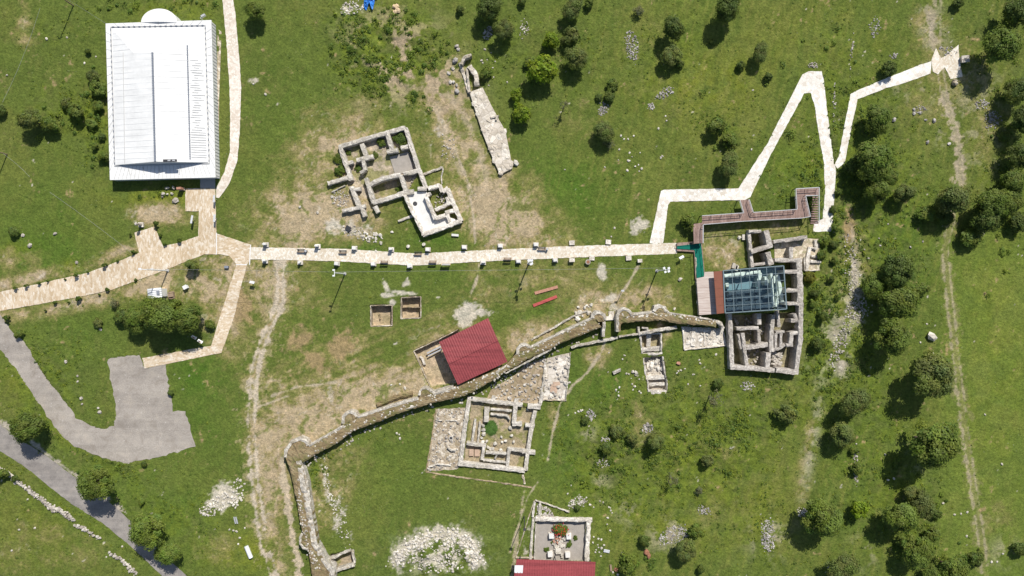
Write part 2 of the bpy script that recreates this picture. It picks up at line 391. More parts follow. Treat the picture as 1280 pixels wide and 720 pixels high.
PITS = [  # polygon, depth, colour
 ([(463,382),(490,381.5),(490,407),(463.5,408)], 1.5, (.40,.32,.22)),
 ([(501.5,372),(526,371),(526,397.5),(501,398.5)], 1.5, (.40,.32,.22)),
 (Z8([(68,235),(290,130),(400,380),(150,412)]), 1.1, (.45,.36,.25)),
 (ZG([(385,235),(512,225),(515,335),(403,345)]), 1.2, (.30,.25,.17)),
 (ZG([(405,372),(520,362),(542,490),(545,568),(432,572)]), 1.2, (.45,.40,.33)),
 (ZK([(180,300),(560,312),(548,612),(150,612)]), .7, (.33,.30,.265)),
 (ZC([(285,105),(655,140),(618,510),(235,480)]), .45, (.34,.28,.19)),
 (ZB([(130,170),(500,60),(600,300),(520,435),(310,500),(280,480),(190,380)]), .35, (.40,.34,.26)),
 (ZB([(315,395),(480,340),(500,435),(325,485)]), 1.0, (.36,.30,.21)),
 ([(412,694),(439,688),(442,704),(422,711)], 1.0, (.34,.28,.2)),
 (ZA([(375,300),(470,300),(490,480),(390,485)]), 1.5, (.20,.19,.09)),  # this and next two: bath floors darkened, room shade put into the colour
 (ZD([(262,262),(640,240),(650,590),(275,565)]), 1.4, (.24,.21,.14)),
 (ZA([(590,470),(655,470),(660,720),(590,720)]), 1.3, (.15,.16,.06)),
]
VENT_STONE = ZG([(632,182),(755,190),(885,196),(905,298),(760,312),(650,326)])

# ------------------------------------------------------------------ ground sheet: dense over the site, coarse out to the horizon
core_x = np.arange(-104, 104.01, .23); core_y = np.arange(-62, 62.01, .23)
def stretch(c):
    out = []; s = .5; p = c[-1]
    while p < 2500: p += s; s *= 1.45; out.append(p)
    out = np.array(out); return np.concatenate([-(out[::-1]), c, out])
gxs, gys = stretch(core_x), stretch(core_y)
GX, GY = np.meshgrid(gxs, gys)
px = 640 + GX / S; py = 360 - GY / S
# -- dryness of the grass
dry = np.zeros(GX.shape)
for b in [(445,190,62,62,-20,1.05),(425,270,62,36,0,.75),(600,245,42,76,-25,1.0),(665,285,52,24,0,1.1),(562,150,34,64,-15,.85),(625,255,50,40,0,.8),
          (352,275,50,45,0,.65),(388,285,45,35,0,.55),(262,372,34,50,10,.95),(232,345,75,24,-12,.8),(210,270,38,16,0,1.1),(186,272,28,16,0,.9),
          (300,400,24,60,10,.6),(345,360,50,40,0,.6),(430,450,130,50,-12,.42),(398,505,90,42,-20,.66),(350,540,28,60,5,.75),(470,490,90,22,-20,.8),
          (600,360,70,26,0,.32),(700,345,90,40,0,.36),(840,372,40,30,0,.55),(902,315,32,28,0,1.2),(975,282,40,12,0,1.0),(1012,540,8,80,12,.42),
          (1003,600,12,60,5,.45),(746,444,18,16,0,1.3),(1195,90,40,40,0,.55),(1160,35,26,40,0,.55),(1150,130,36,36,0,.5),(1235,150,22,60,0,.55),
          (1060,330,30,70,0,.5),(830,432,12,30,0,.8),(358,660,22,70,0,.45),(342,600,18,80,0,.4),(415,615,30,60,20,.75),(560,415,36,24,-20,.55),
          (30,20,14,30,0,.9),(15,322,40,14,0,.6),(20,50,30,10,0,.5),(1240,640,30,40,0,.35),(270,690,30,30,0,.5),(20,690,40,40,20,.45),(100,690,60,40,20,.35),
          (800,50,60,120,0,.22),(700,150,60,60,0,.25),(880,130,60,60,0,.2),(790,520,40,20,0,.35),(800,555,14,40,0,.5),(905,560,20,24,0,.5),(880,640,30,30,0,.35),(350,160,60,170,0,.14),(690,505,8,60,-8,.6),(530,560,90,80,0,.12)]:
    dry = np.maximum(dry, 0) + b[5] * blob(px, py, *b[:5])
for pts, wd, amp in [([(-10,397),(60,388),(140,370),(200,352)], 11, 1.0), ([(-10,360),(60,344),(110,332),(165,308)], 9, .9), ([(376,548),(440,516),(540,478)], 17, .95),
                     ([(640,432),(700,408),(745,385),(800,372)], 19, .95), ([(300,690),(330,700)], 20, .1), ([(322,540),(336,640),(352,720)], 15, .55), ([(350,330),(335,410),(316,480)], 13, .4)]:
    d = dline(px, py, pts, 60); dry += amp * np.exp(-(d / wd) ** 2)
dry *= 1 + .5 * fbm(px, py, 26, 3, 5)
dryN = dry + .34 * fbm(px, py, 14, 5, 5, .68) * (.35 + np.minimum(dry, 1)) + .10 * fbm(px, py, 120, 8)
wx, wy = px + 9 * fbm(px, py, 18, 301, 3), py + 9 * fbm(px, py, 18, 303, 3)
fine = fbm(wx, wy, 6, 305, 4, .72); fine2 = fbm(px, py, 3.2, 307, 2, .8)
dryN += (.30 * fine + .14 * fine2) * (.12 + np.clip(dry, 0, .9))
streak = vnoise((wx * .93 - wy * .36) / 3.2, (wx * .36 + wy * .93) / 30, 309) + .6 * vnoise((wx * .6 + wy * .8) / 2.6, (wx * .8 - wy * .6) / 24, 311)
dryN += .17 * streak * np.clip(dry, 0, .9)
# mown swathes west of the red shelter
ang = R(-22); u = px * math.cos(ang) + py * math.sin(ang); v = -px * math.sin(ang) + py * math.cos(ang)
mow = blob(px, py, 450, 440, 130, 75, -10)
dryN += .35 * mow * vnoise(u / 60, v / 5.0, 77) + .2 * mow * vnoise(u / 20, v / 2.2, 78)
# -- lush, yellow and rough growth
def blobs(L):
    f = np.zeros(GX.shape)
    for b in L: f += b[5] * blob(px, py, *b[:5])
    return f
lush = blobs([(700,240,75,50,0,.9),(220,150,30,100,0,.3),(50,325,60,40,0,.8),(60,270,60,40,0,.5),(420,312,70,14,0,.8),(360,150,40,80,0,.25),(1000,215,40,35,0,1.0),(860,20,60,60,0,.3),
              (620,570,10,10,0,0),(470,590,80,60,0,.3),(720,420,40,40,0,.3),(560,350,50,20,0,.4),(745,480,50,30,0,.8),(700,570,30,60,0,.7),(850,440,40,20,0,.7),(1120,300,60,70,0,.6),
              (1090,600,60,130,0,.5),(200,640,80,50,20,.8),(250,500,40,60,0,.7),(100,420,60,40,0,.4),(230,460,40,20,0,.5),(560,300,60,8,0,.8),(740,620,30,60,0,.6),(520,700,60,30,0,.2),(370,390,50,30,0,.4),(690,390,60,14,-15,.5)])
yel = blobs([(200,248,55,12,0,1.0),(88,333,12,8,0,1.0),(10,312,30,10,0,.8),(1000,205,30,26,0,.6),(1018,348,10,10,0,1.0),(735,570,14,50,0,.7),(880,110,60,40,0,.45),(1040,60,80,60,0,.3),(30,470,30,30,0,.7),(90,545,30,12,35,.8),(120,150,40,40,0,.5),
             (480,60,40,50,0,.3),(880,570,60,70,0,.6),(820,640,70,50,0,.5),(950,640,40,60,0,.45),(1020,500,30,60,0,.45),(1110,600,30,90,0,.4),(850,90,90,70,0,.3),(60,660,80,50,0,.35),(1240,460,60,220,0,.3),(290,690,40,20,0,.8),(1060,440,40,60,0,.4),(220,20,50,20,0,.5),(320,700,20,30,0,.6)])
weed = blobs([(490,70,60,55,30,1.0),(450,35,40,28,0,.7),(470,90,50,30,20,.6),(80,140,50,32,0,.55),(120,160,16,60,0,.6),(200,10,70,16,0,.5),(60,40,40,18,0,.4),(200,240,50,10,0,.5),(50,500,40,50,0,.6),(120,560,70,26,35,.7),(190,650,40,40,45,.6),(250,660,30,40,0,.5),
              (760,560,60,60,0,.8),(820,610,120,80,0,.45),(890,560,80,60,0,.6),(850,480,60,40,0,.4),(940,500,50,60,0,.55),(1060,330,60,120,0,.75),(1030,430,50,80,0,.7),(1090,560,60,160,0,.4),(950,670,60,50,0,.4),(1120,300,60,70,0,.4),(900,160,60,60,0,.35),(1040,150,40,120,0,.6),(1100,180,60,80,0,.5),
              (1160,650,60,80,0,.5),(1250,250,40,80,0,.6),(1240,60,40,60,0,.45),(700,60,80,60,0,.3),(860,60,80,60,0,.25),(990,230,36,30,0,.5),(60,450,70,40,0,.35),(80,620,70,30,35,.35),(400,590,26,40,0,.5),(430,560,60,14,-25,.4),(620,60,30,50,0,.35),(10,640,30,90,0,.2),(630,560,12,12,0,0),(190,390,50,20,0,.2)])
meadow = sm(1165, 1190, px) * sm(270, 320, py)
weed *= (1 - .9 * meadow)
flatten = np.zeros(GX.shape)
def over(mask, grow=0): 
    global flatten
    flatten = np.maximum(flatten, mask)
# -- colours (albedo of the growth and soil)
def C(c): return np.array(c)[None, None, :]
A = np.zeros(GX.shape + (3,)) + C((.087, .113, .026))
def lay(f, c):
    global A
    f = np.clip(f, 0, 1)[..., None]; A = A * (1 - f) + C(c) * f
n_big = fbm(px, py, 90, 11, 4); n_mid = fbm(px, py, 22, 13, 5, .65); n_sm = fbm(px, py, 7, 17, 3, .7)
lay(sm(-.15, .55, n_big + .6 * n_mid) * .75, (.112, .126, .032))
lay(sm(.05, .6, n_mid + .5 * n_sm - .2 * n_big) * .6, (.064, .090, .020))
lay(lush * (.75 + .5 * n_mid), (.056, .108, .015))
lay(.9 * meadow * (.8 + .3 * n_mid), (.096, .132, .026))
lay(.8 * meadow * sm(.1, .6, fbm(px, py, 35, 91, 4)), (.118, .142, .034))
lay(yel * (.7 + .9 * n_mid) * .8, (.160, .172, .020))
sl = vnoise((px + .28 * py + 7 * n_mid) / 4.5, (py - .28 * px) / 34, 411) + .6 * vnoise((px + .2 * py) / 2.4, py / 16, 413)
east = sm(640, 760, px) * (1 - .75 * meadow)
lay(sm(.15, .9, sl) * east * .55, (.140, .146, .040)); lay(sm(.15, .9, -sl) * east * .5, (.060, .088, .018))
lay(sm(.2, .8, sl * .5 + n_mid) * (1 - east) * .35, (.125, .132, .040))
wn = fbm(px, py, 9, 23, 4, .65)
lay(sm(.25, .9, weed + .35 * wn) * .6, (.074, .104, .018))
lay(sm(.1, .5, wn) * np.clip(weed, 0, 1) * .6, (.125, .152, .022))
lay(sm(.1, .5, -wn) * np.clip(weed, 0, 1) * .45, (.100, .098, .042))
lay(sm(.20, .62, dryN) * .82, (.165, .152, .058))
lay(sm(.52, 1.05, dryN) * .85, (.285, .225, .130))
lay(sm(.85, 1.35, dryN + .3 * n_sm) * .75, (.42, .34, .225))
lay(sm(.45, .9, fbm(wx, wy, 9, 313, 5, .75)) * np.clip(dry - .25, 0, .8) * .9, (.50, .44, .35))
lay(sm(.12, .6, -fbm(wx, wy, 13, 315, 5, .7)) * np.clip(dry * 1.3, 0, .9) * .95, (.105, .122, .032))
# brown dead-plant patches
for cx, cy, rx, ry in [(375,425,17,19),(428,432,20,27),(395,450,16,14),(300,385,16,26),(1062,285,9,30)]:
    lay(sm(.35, .8, blob(px, py, cx, cy, rx, ry) + .35 * n_sm + .2 * n_mid) * .85, (.26, .185, .11))
# bare soil inside the scrub heap, scree and verges
soil = fbm(px, py, 20, 29, 5, .62)
lay(sm(.12, .4, soil) * np.clip(blobs([(490,75,52,50,30,1.2),(560,110,30,50,-25,1.0)]), 0, 1) * .9, (.38, .30, .21))
lay(sm(-.05, .3, fbm(px, py, 16, 31, 5, .7)) * np.clip(blobs([(1066,330,9,50,-8,.75),(1040,420,18,50,25,.5),(1075,385,16,14,0,.85),(1052,450,8,26,0,.8),(1015,555,7,70,10,.4)]), 0, 1), (.47, .42, .35))
lay(sm(.0, .4, fbm(px, py, 14, 33, 5, .7)) * np.clip(blobs([(1165,35,14,40,-10,1.0),(1225,150,30,60,0,.55),(1150,110,30,24,0,.6),(1175,165,8,24,0,.4),(960,670,22,26,0,.8),(790,640,20,16,0,.5),(835,668,26,16,-20,.9),(735,540,10,12,0,.6),(752,600,10,20,0,.5),(1140,590,14,40,0,.35),(1080,690,16,18,0,.6),(1255,690,16,16,0,.6)]), 0, 1) * .85, (.36, .31, .24))
# pale limestone grit
grit = fbm(px, py, 10, 37, 5, .75)
for cx, cy, rx, ry, an, a in [(583,394,22,15,-25,1.1),(600,388,30,10,5,.7),(752,341,6,12,0,1.2),(765,372,13,7,-20,.9),(768,383,8,8,0,.9),(797,283,18,12,-20,.8),(505,366,18,3,5,1.2),(487,369,12,3,0,1.1),(491,378,5,5,0,1.3),(482,357,3,8,-25,1.1),(508,356,10,5,0,.9),(352,325,9,12,0,1.1),(462,180,30,14,-20,.5),(545,160,22,16,20,.5),(440,285,26,12,10,.7),(415,280,20,16,0,.6),(600,130,14,30,-30,.6),
                              (548,700,30,10,0,.5),(280,622,22,16,-35,1.1),(435,12,18,10,0,.7),(424,640,14,50,-12,.62),(406,600,6,36,-8,.55),(655,690,8,40,14,.45),(300,620,4,4,0,0),(1165,415,0.1,0.1,0,0),(270,40,.1,.1,0,0),(318,100,8,8,0,.5)]:
    if a > 0: lay(sm(.42, .72, a * blob(px, py, cx, cy, rx, ry, an) + .42 * grit) * .85, (.53, .49, .41))
ARC = [(496,703),(503,688),(522,675),(546,665),(574,668),(591,680),(597,704)]
lay(sm(1.0, .25, dline(px, py, ARC, 40) / 13 - .8 * grit) * .8, (.50, .46, .38))
lay(sm(-.1, .5, grit + .9 * n_sm) * blob(px, py, 548, 694, 42, 20) * .85, (.50, .46, .38))
# worn tracks
def track(pts, wd, c, f=.9, wob=1.2, soft=1.0):
    d = dline(px, py, pts, 40) + wob * fbm(px, py, 9, 41, 4, .7) * wd * .5 + wob * .25 * wd * n_sm
    lay((1 - sm(wd * .5 - soft, wd * .5 + soft, d)) * f, c)
T1 = [(349,318),(351,345),(350,378),(333,418),(322,445),(317,470),(314,530),(318,600),(330,680),(346,730)]
track(T1, 15, (.33, .27, .165), .55, 2.0, 2.0)
for off in (-4.0, 4.0): track([(x + off, y) for x, y in T1], 3.8, (.50, .435, .34), .9, 1.8, 1.2)
T2 = [(1172,-10),(1171,62),(1180,120),(1190,150),(1199,190),(1200,225),(1190,270),(1181,310),(1185,360),(1195,450),(1205,530),(1215,600),(1226,670),(1232,730)]
track(T2[3:], 13, (.17, .165, .07), .7)
for off, wd in ((-3.6, 2.3), (4.2, 1.4)): track([(x + off, y) for x, y in T2], wd, (.36, .31, .22), .7, 2.4)
track(T2[2:7], 11, (.42, .36, .27), .55)
track([(350,575),(357,610),(364,660),(376,722)], 7, (.50, .42, .31), .9)
track([(360,537),(347,577),(350,590)], 2.5, (.30, .23, .14), .8)
for pts in ([(599,330),(596,350),(587,372)],[(585,232),(592,270),(594,304)],[(800,329),(785,355),(770,375)],[(757,424),(752,440),(735,465),(716,482),(700,505),(690,545),(685,575)],[(672,603),(660,620),(650,650),(638,690)],[(545,140),(570,190),(590,240)],[(340,495),(370,484),(420,478)],[(360,495),(320,510)]):
    track(pts, 2.2, (.47, .40, .30), .8)
track([(655,615),(644,690),(640,720)], 3, (.42, .36, .25), .8)
for pts in ([(560,120),(585,150),(600,190),(610,240)],[(545,135),(560,180),(575,215)]): track(pts, 7, (.46, .38, .27), .5)
# roadside verges of pale grit
for pts in ([(40,553),(75,580),(100,598)],[(120,612),(150,636)],[(0,528),(20,541)]): track(pts, 5, (.47, .42, .36), .8)
track([(182,460),(207,456)], 2, (.3, .26, .2), .4)
# lawn inside the church ruin
Zg = .05 * fbm(GX, GY, 3.5, 51, 3) + .05 * fbm(GX, GY, .8, 53, 3, .7) * (1 - .35 * np.clip(dry, 0, 1))
Zg += np.clip(weed, 0, 1.2) * (.22 * np.maximum(fbm(GX, GY, 1.3, 57, 3, .6) + .1, 0) + .18 * fbm(GX, GY, 4, 59, 2)) 
heap = blob(px, py, 548, 694, 52, 28); Zg += heap * (.7 + .5 * fbm(GX, GY, 2, 61, 3))
Zg += .9 * blob(px, py, 490, 65, 50, 45, 30) * (.6 + .6 * fbm(GX, GY, 6, 63, 3))
Zg = np.clip(Zg, -.2, 2)
outside = np.maximum(np.abs(GX) - 104, np.abs(GY) - 62)
# pits and flat floors
flat = np.zeros(GX.shape, bool)
for k in list(PATHS.values()) + [CARPARK, ROAD]:
    flat |= inpoly(px, py, k)
Zg[flat] = np.minimum(Zg[flat], -.03) * .3 - .03
COURT_W = ZC([(75,150),(252,140),(215,490),(200,510),(18,525)])
COURT_N = Z8([(455,428),(560,365),(625,300),(732,270),(715,480),(690,500),(430,478)])
COURT_P = Z8([(734,272),(850,243),(828,482),(714,476)])
TERR = ZB([(515,445),(560,430),(640,430),(690,590),(745,575),(830,600),(620,690)])
STRIP = zm([(800,345),(850,328),(880,390),(912,450),(935,490),(955,590),(962,630),(915,655),(880,575),(850,500)], 320, 0, 3)
BATHCOURT = ZA([(515,360),(715,325),(790,330),(790,520),(690,520),(650,455),(520,455)])
SHELTER_IN = [(903.5,338.5),(979,332.5),(983,386),(906,391)]
for pl in (COURT_W, COURT_N, COURT_P, TERR, STRIP, BATHCOURT, VENT_STONE): 
    m_ = inpoly(px, py, pl); Zg[m_] = -.08
m_ = inpoly(px, py, SHELTER_IN); Zg[m_] = -1.6
FORT_FOOT = []
for poly, dep, c in PITS:
    m_ = inpoly(px, py, poly)
    Zg[m_] = -dep + .06 * fbm(GX[m_], GY[m_], 1.5, 65, 3)
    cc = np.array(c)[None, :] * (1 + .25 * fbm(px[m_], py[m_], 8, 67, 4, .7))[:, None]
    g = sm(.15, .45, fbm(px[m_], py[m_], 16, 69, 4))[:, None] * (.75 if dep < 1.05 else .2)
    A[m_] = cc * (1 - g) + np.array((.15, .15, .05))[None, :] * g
m_ = inpoly(px, py, ZB([(418,222),(535,190),(562,290),(452,322)])); A[m_] = (.31, .28, .24); Zg[m_] = -.3
lawn = np.hypot((px - 613.3) , (py - 535.5)) + 1.0 * n_sm < 9.3
A[lawn] = (.048, .092, .022); Zg[lawn] = -.33
pxf = np.clip(px, -400, 1700)
Zg = np.where(outside > 0, Zg * np.exp(-np.maximum(outside, 0) / 4) , Zg)
veg = sm(.03, .08, A[..., 1] - A[..., 2]) * sm(.30, .14, A.mean(-1)); A = A * (1 + veg[..., None] * np.array((.19, .24, .10)))
A = np.clip(A * (1 + .10 * n_sm + .06 * fbm(px, py, 3, 71, 2))[..., None], 0, 1)
ny, nx = GX.shape
me = bpy.data.meshes.new('ground')
me.vertices.add(nx * ny); me.vertices.foreach_set('co', np.stack([GX, GY, Zg], -1).astype(np.float32).ravel())
ii = np.arange((ny - 1) * (nx - 1)); r_, c_ = ii // (nx - 1), ii % (nx - 1); a0 = r_ * nx + c_
quads = np.stack([a0, a0 + 1, a0 + nx + 1, a0 + nx], -1).astype(np.int32)
me.loops.add(quads.size); me.loops.foreach_set('vertex_index', quads.ravel())
me.polygons.add(len(quads)); me.polygons.foreach_set('loop_start', (np.arange(len(quads)) * 4).astype(np.int32)); me.polygons.foreach_set('loop_total', np.full(len(quads), 4, np.int32))
me.polygons.foreach_set('use_smooth', np.ones(len(quads), bool))
ca = me.color_attributes.new('albedo', 'FLOAT_COLOR', 'POINT')
rgba = np.ones((nx * ny, 4), np.float32); rgba[:, :3] = A.reshape(-1, 3); ca.data.foreach_set('color', rgba.ravel())
me.update(calc_edges=True)
def groundmat():
    k = NT('meadow_soil', .95, .1)
    at = k.n('ShaderNodeAttribute', attribute_name='albedo').outputs['Color']
    c = k.mix(1., at, k.ramp(k.noise(2.2, 6, .75), [(.25, (.50, .52, .48)), (.5, (1, 1, 1)), (.76, (1.62, 1.55, 1.5))]), 'MULTIPLY')
    c = k.mix(1., c, k.ramp(k.noise(.7, 4, .65), [(.3, (.85, .87, .85)), (.7, (1.16, 1.12, 1.1))]), 'MULTIPLY')
    # small white blossoms and chips of stone
    sp = k.ramp(k.vor(1.6, 'F1', 'Distance'), [(.06, (1, 1, 1)), (.10, (0, 0, 0))])
    sp2 = k.ramp(k.noise(.16, 4, .7), [(.52, (0, 0, 0)), (.66, (.75, .75, .75))])
    c = k.mix(k.mix(1., sp, sp2, 'MULTIPLY'), c, (.50, .49, .38))
    k.color(c); k.bump(k.noise(2.6, 5, .75), 1.0, .22)
    return k.m
me.materials.append(groundmat())
ground = bpy.data.objects.new('ground', me); COL.objects.link(ground); struct(ground)
def gz(x, y):   # ground height at world x, y
    i = int(np.clip(np.searchsorted(gys, y), 0, ny - 1)); j = int(np.clip(np.searchsorted(gxs, x), 0, nx - 1))
    return float(Zg[i, j])

# ------------------------------------------------------------------ paths, car park, road
def ragged(poly, amp, step=6):
    out = []; n = len(poly)
    for i in range(n):
        a, b = Vector(poly[i]), Vector(poly[(i + 1) % n]); m = max(1, int((b - a).length / step))
        for j in range(m): out.append(tuple(a + (b - a) * (j / m) + Vector((random.uniform(-amp, amp), random.uniform(-amp, amp)))))
    return out
def path_edge(poly): return ragged(poly, .32, 4)
def sheet(name, poly, mat, z0, z1):
    o = MB().prism([P(x, y)[:2] for x, y in poly], z0, z1).build(name, mat); return struct(o)
sheet('main_path', path_edge(PATHS['main']), M['pave_main'], -.3, .05)
sheet('west_path', path_edge(PATHS['west']), M['pave_west'], -.3, .052)
sheet('junction_pavement', path_edge(PATHS['plaza']), M['pave_plaza'], -.3, .048)
sheet('lane_path', path_edge(PATHS['south']), M['pave_south'], -.3, .054)
sheet('museum_path', path_edge(PATHS['north']), M['pave_museum'], -.3, .044)
sheet('white_path', path_edge(PATHS['branch']), M['pave_white'], -.3, .046)
sheet('hill_path', path_edge(PATHS['east']), M['pave_white'], -.3, .056)
sheet('path_end_terrace', path_edge(PATHS['east_end']), M['pave_main'], -.3, .043)
sheet('car_park', ragged(CARPARK, 1.3, 4), M['gravel'], -.3, .012)
sheet('road', ragged(ROAD, .35, 4), M['asphalt'], -.3, .03)
# pale kerb seams across the paving
mb = MB()
for a, b in (((270.8,291),(270.8,318)),((313.5,306),(312,331)),((295,330.6),(309,330.8))):
    pa, pb = P(*a), P(*b); d = (pb - pa); mb.box(((pa + pb) / 2) + Vector((0, 0, .03)), (d.length, .16, .07), math.atan2(d.y, d.x))
struct(mb.build('paving_seam', M['white_paint']))
# ------------------------------------------------------------------ builders for masonry
rngn = np.random.default_rng(11)
def wall_mb(mb, pts, wpx, h, z0=-.5, jit=.07, ruin=.16, step=.5, closed=False):
    """rough masonry along a pixel polyline; wpx = thickness in pixels, h = height of its top"""
    W = [P(x, y, h) for x, y in pts]
    hw = wpx * S * (1 - h / H) / 2
    Q = []
    for i in range(len(W) - 1):
        L = (W[i + 1] - W[i]).length; m = max(1, round(L / step))
        Q += [W[i] + (W[i + 1] - W[i]) * (j / m) for j in range(m)]
    Q.append(W[-1])
    n = len(Q); vs = []; fs = []
    ph = random.random() * 100
    for i, q in enumerate(Q):
        d0 = (Q[i] - Q[i - 1]) if i else (Q[1] - Q[0]); d1 = (Q[i + 1] - Q[i]) if i < n - 1 else d0
        t = (d0.normalized() + d1.normalized()); t = t.normalized() if t.length > 1e-3 else d1.normalized()
        nn = Vector((-t.y, t.x, 0)); k = 1 / max(.6, abs(nn.dot(Vector((-d1.y, d1.x, 0)).normalized())))
        wv = hw * k * (1 + random.uniform(-.10, .10))
        top = h + ruin * math.sin(i * .55 + ph) * .5 + random.uniform(-ruin, ruin) * .6
        j = lambda a=jit: random.uniform(-a, a)
        for off, z in ((wv, z0), (wv + j(), (top + z0) * .5), (wv - .02 + j(), top - .05 + j(.04)), (wv * .3 + j(), top + j(.06)), (-wv * .3 + j(), top + j(.06)), (-wv + .02 + j(), top - .05 + j(.04)), (-wv + j(), (top + z0) * .5), (-wv, z0)):
            p = q + nn * off; vs.append((p.x + j(.03), p.y + j(.03), z))
    for i in range(n - 1):
        for c in range(7):
            a = i * 8 + c; fs.append((a, a + 8, a + 9, a + 1))
    fs.append((0, 1, 2, 3, 4, 5, 6, 7)); e = (n - 1) * 8; fs.append(tuple(e + c for c in range(7, -1, -1)))
    mb.add(vs, [f[::-1] for f in fs]); return mb
def wall(parent, pts, wpx, h, mat='wall', name='wall', **kw):
    return wall_mb(MB(), pts, wpx, h, **kw).build(name, M[mat], parent)
def resample(pts, n):
    a = np.array(pts, float); d = np.r_[0, np.cumsum(np.hypot(*np.diff(a, axis=0).T))]
    t = np.linspace(0, d[-1], n); return [(float(np.interp(q, d, a[:, 0])), float(np.interp(q, d, a[:, 1]))) for q in t]
def band(mb, A_, B_, h, rows=6, z0=-.6, rough=.06, step=3):
    """lumpy earth-topped body between two pixel lines"""
    ln = sum(math.dist(A_[i], A_[i + 1]) for i in range(len(A_) - 1)); n = max(4, int(ln / step))
    a, b = resample(A_, n), resample(B_, n); vs = []; fs = []
    for i in range(n):
        row = []
        for r in range(rows + 1):
            t = r / rows; x = a[i][0] * (1 - t) + b[i][0] * t; y = a[i][1] * (1 - t) + b[i][1] * t
            p = P(x, y, h); row.append((p.x + random.uniform(-.08, .08), p.y + random.uniform(-.08, .08), h + random.uniform(-rough, rough) + (-.08 if r in (0, rows) else .08)))
        vs.append((row[0][0], row[0][1], z0)); vs += row; vs.append((row[-1][0], row[-1][1], z0))
    m = rows + 3
    for i in range(n - 1):
        for c in range(m - 1):
            q = i * m + c; fs.append((q, q + 1, q + m + 1, q + m))
    fs.append(tuple(range(m))[::-1]); fs.append(tuple((n - 1) * m + c for c in range(m)))
    mb.add(vs, fs); return mb
def floor(parent, poly, z, mat, name='floor', thick=.3, rag=0):
    q = ragged(poly, rag, 5) if rag else poly
    return MB().prism([P(x, y, z)[:2] for x, y in q], z - thick, z).build(name, M[mat], parent)
def rubble(mb, poly=None, n=30, smin=.15, smax=.5, z=0.0, ell=None, flatn=.6):
    k = 0
    while k < n:
        if ell:
            cx, cy, rx, ry, an = ell; rr = math.sqrt(random.random()) if random.random() < .8 else random.random() * 1.25; t = random.random() * 6.283
            u, v_ = rr * rx * math.cos(t), rr * ry * math.sin(t); ca, sa = math.cos(R(an)), math.sin(R(an)); x, y = cx + u * ca - v_ * sa, cy + u * sa + v_ * ca
        else:
            xs = [p[0] for p in poly]; ys = [p[1] for p in poly]; x = random.uniform(min(xs), max(xs)); y = random.uniform(min(ys), max(ys))
            if not inpoly(np.array([x]), np.array([y]), poly)[0]: continue
        s = .8 * random.uniform(smin, smax) * (1.4 if random.random() < .12 else 1); p = P(x, y)
        zz = gz(p.x, p.y) if z is None else z
        mb.rock((p.x, p.y, zz + s * .12), s * .6, s * random.uniform(.35, .6), s * .42 * flatn * 1.6); k += 1
    return mb
def drytop(name, c0, c1, c2, green):
    k = NT(name, .95, .1)
    c = k.ramp(k.noise(.9, 6, .7), [(.32, c0), (.5, c1), (.68, c2)])
    c = k.mix(k.ramp(k.noise(.45, 5, .75), [(.48, (0, 0, 0)), (.60, (.75, .75, .75))]), c, green)
    c = k.mix(1., c, k.ramp(k.noise(5, 3, .7), [(.25, (.65,) * 3), (.75, (1.35,) * 3)]), 'MULTIPLY')
    k.color(c); k.bump(k.noise(2.5, 4, .7), .9, .15); return k.m
M['pale_slab'] = stone('bath_paving', (.40, .34, .25), (.56, .49, .38), (.68, .62, .51), 1.6, .5, .3, dirt=(.24, .24, .11))
M['fort_top'] = drytop('dry_grass_on_wall', (.15, .11, .058), (.25, .19, .108), (.37, .30, .19), (.11, .115, .032))

# ------------------------------------------------------------------ museum hall with white metal roof
rt = thing('museum_hall', 'large white hall with ribbed metal roof and half round apse', 'building', P(203, 130))
q3 = lambda x, y, h: P(x / 3, y / 3, h)
EV = 2.2
ev = [q3(396, 88, EV), q3(792, 75, EV), q3(808, 665, EV), q3(412, 675, EV)]
cen = sum(ev, Vector()) / 4
def inset(pts, d):
    out = []; n = len(pts); c = sum(pts, Vector()) / n
    for p in pts: out.append(p + (c - p).normalized() * d * 1.41)
    return out
iw = inset(ev, .12); b_ = MB(); b_.hexa([Vector((p.x, p.y, -.3)) for p in iw], [Vector((p.x, p.y, EV - .25)) for p in iw]); wl = b_.build('wall', M['white_paint'], rt)
b_ = MB()   # ribs of the east cladding
for i in range(46):
    t = (i + .5) / 46; p = iw[1].lerp(iw[2], t); b_.box((p.x + .03, p.y, 1.0), (.06, .09, 1.9))
b_.build('wall_rib', M['seam'], wl)
b_ = MB(); b_.hexa([Vector((p.x, p.y, EV - .24)) for p in ev], ev); flat_roof = b_.build('flat_roof', M['white_roof'], rt)
# gutter: a dark channel round the main roof
gl = [q3(415, 101, 2.26), q3(770, 95, 2.26), q3(785, 613, 2.26), q3(430, 623, 2.26)]
b_ = MB()
for i in range(4):
    a, b = gl[i], gl[(i + 1) % 4]; d = b - a; b_.box((a + b) / 2, (d.length + (.1 if i % 2 else -.12), .13, .10), math.atan2(d.y, d.x))
b_.build('gutter', M['seam'], flat_roof)
GB = []
b_ = MB()   # lap seams of the parapet sheets
for i, cnt in ((0, 12), (1, 18), (2, 26), (3, 18)):
    a, b = ev[i], ev[(i + 1) % 4]; g0, g1 = gl[i], gl[(i + 1) % 4]
    for j in range(1, cnt):
        p, q = a.lerp(b, j / cnt), g0.lerp(g1, j / cnt); d = q - p; MB().box((p + q) / 2 + Vector((0, 0, .0)), (d.length * .9, .05, .03), math.atan2(d.y, d.x)).build('roof_seam', M['seam'], flat_roof)
hr, hm, he = 4.3, 3.4, 2.32
NW, NE, SE, SW = q3(420, 106, he), q3(766, 103, he), q3(779, 609, he), q3(432, 619, he)
RN, RS = q3(572, 195, hr), q3(582, 606, hr)
HL, HR_ = q3(500, 197, hm), q3(650, 195, hm + .1)
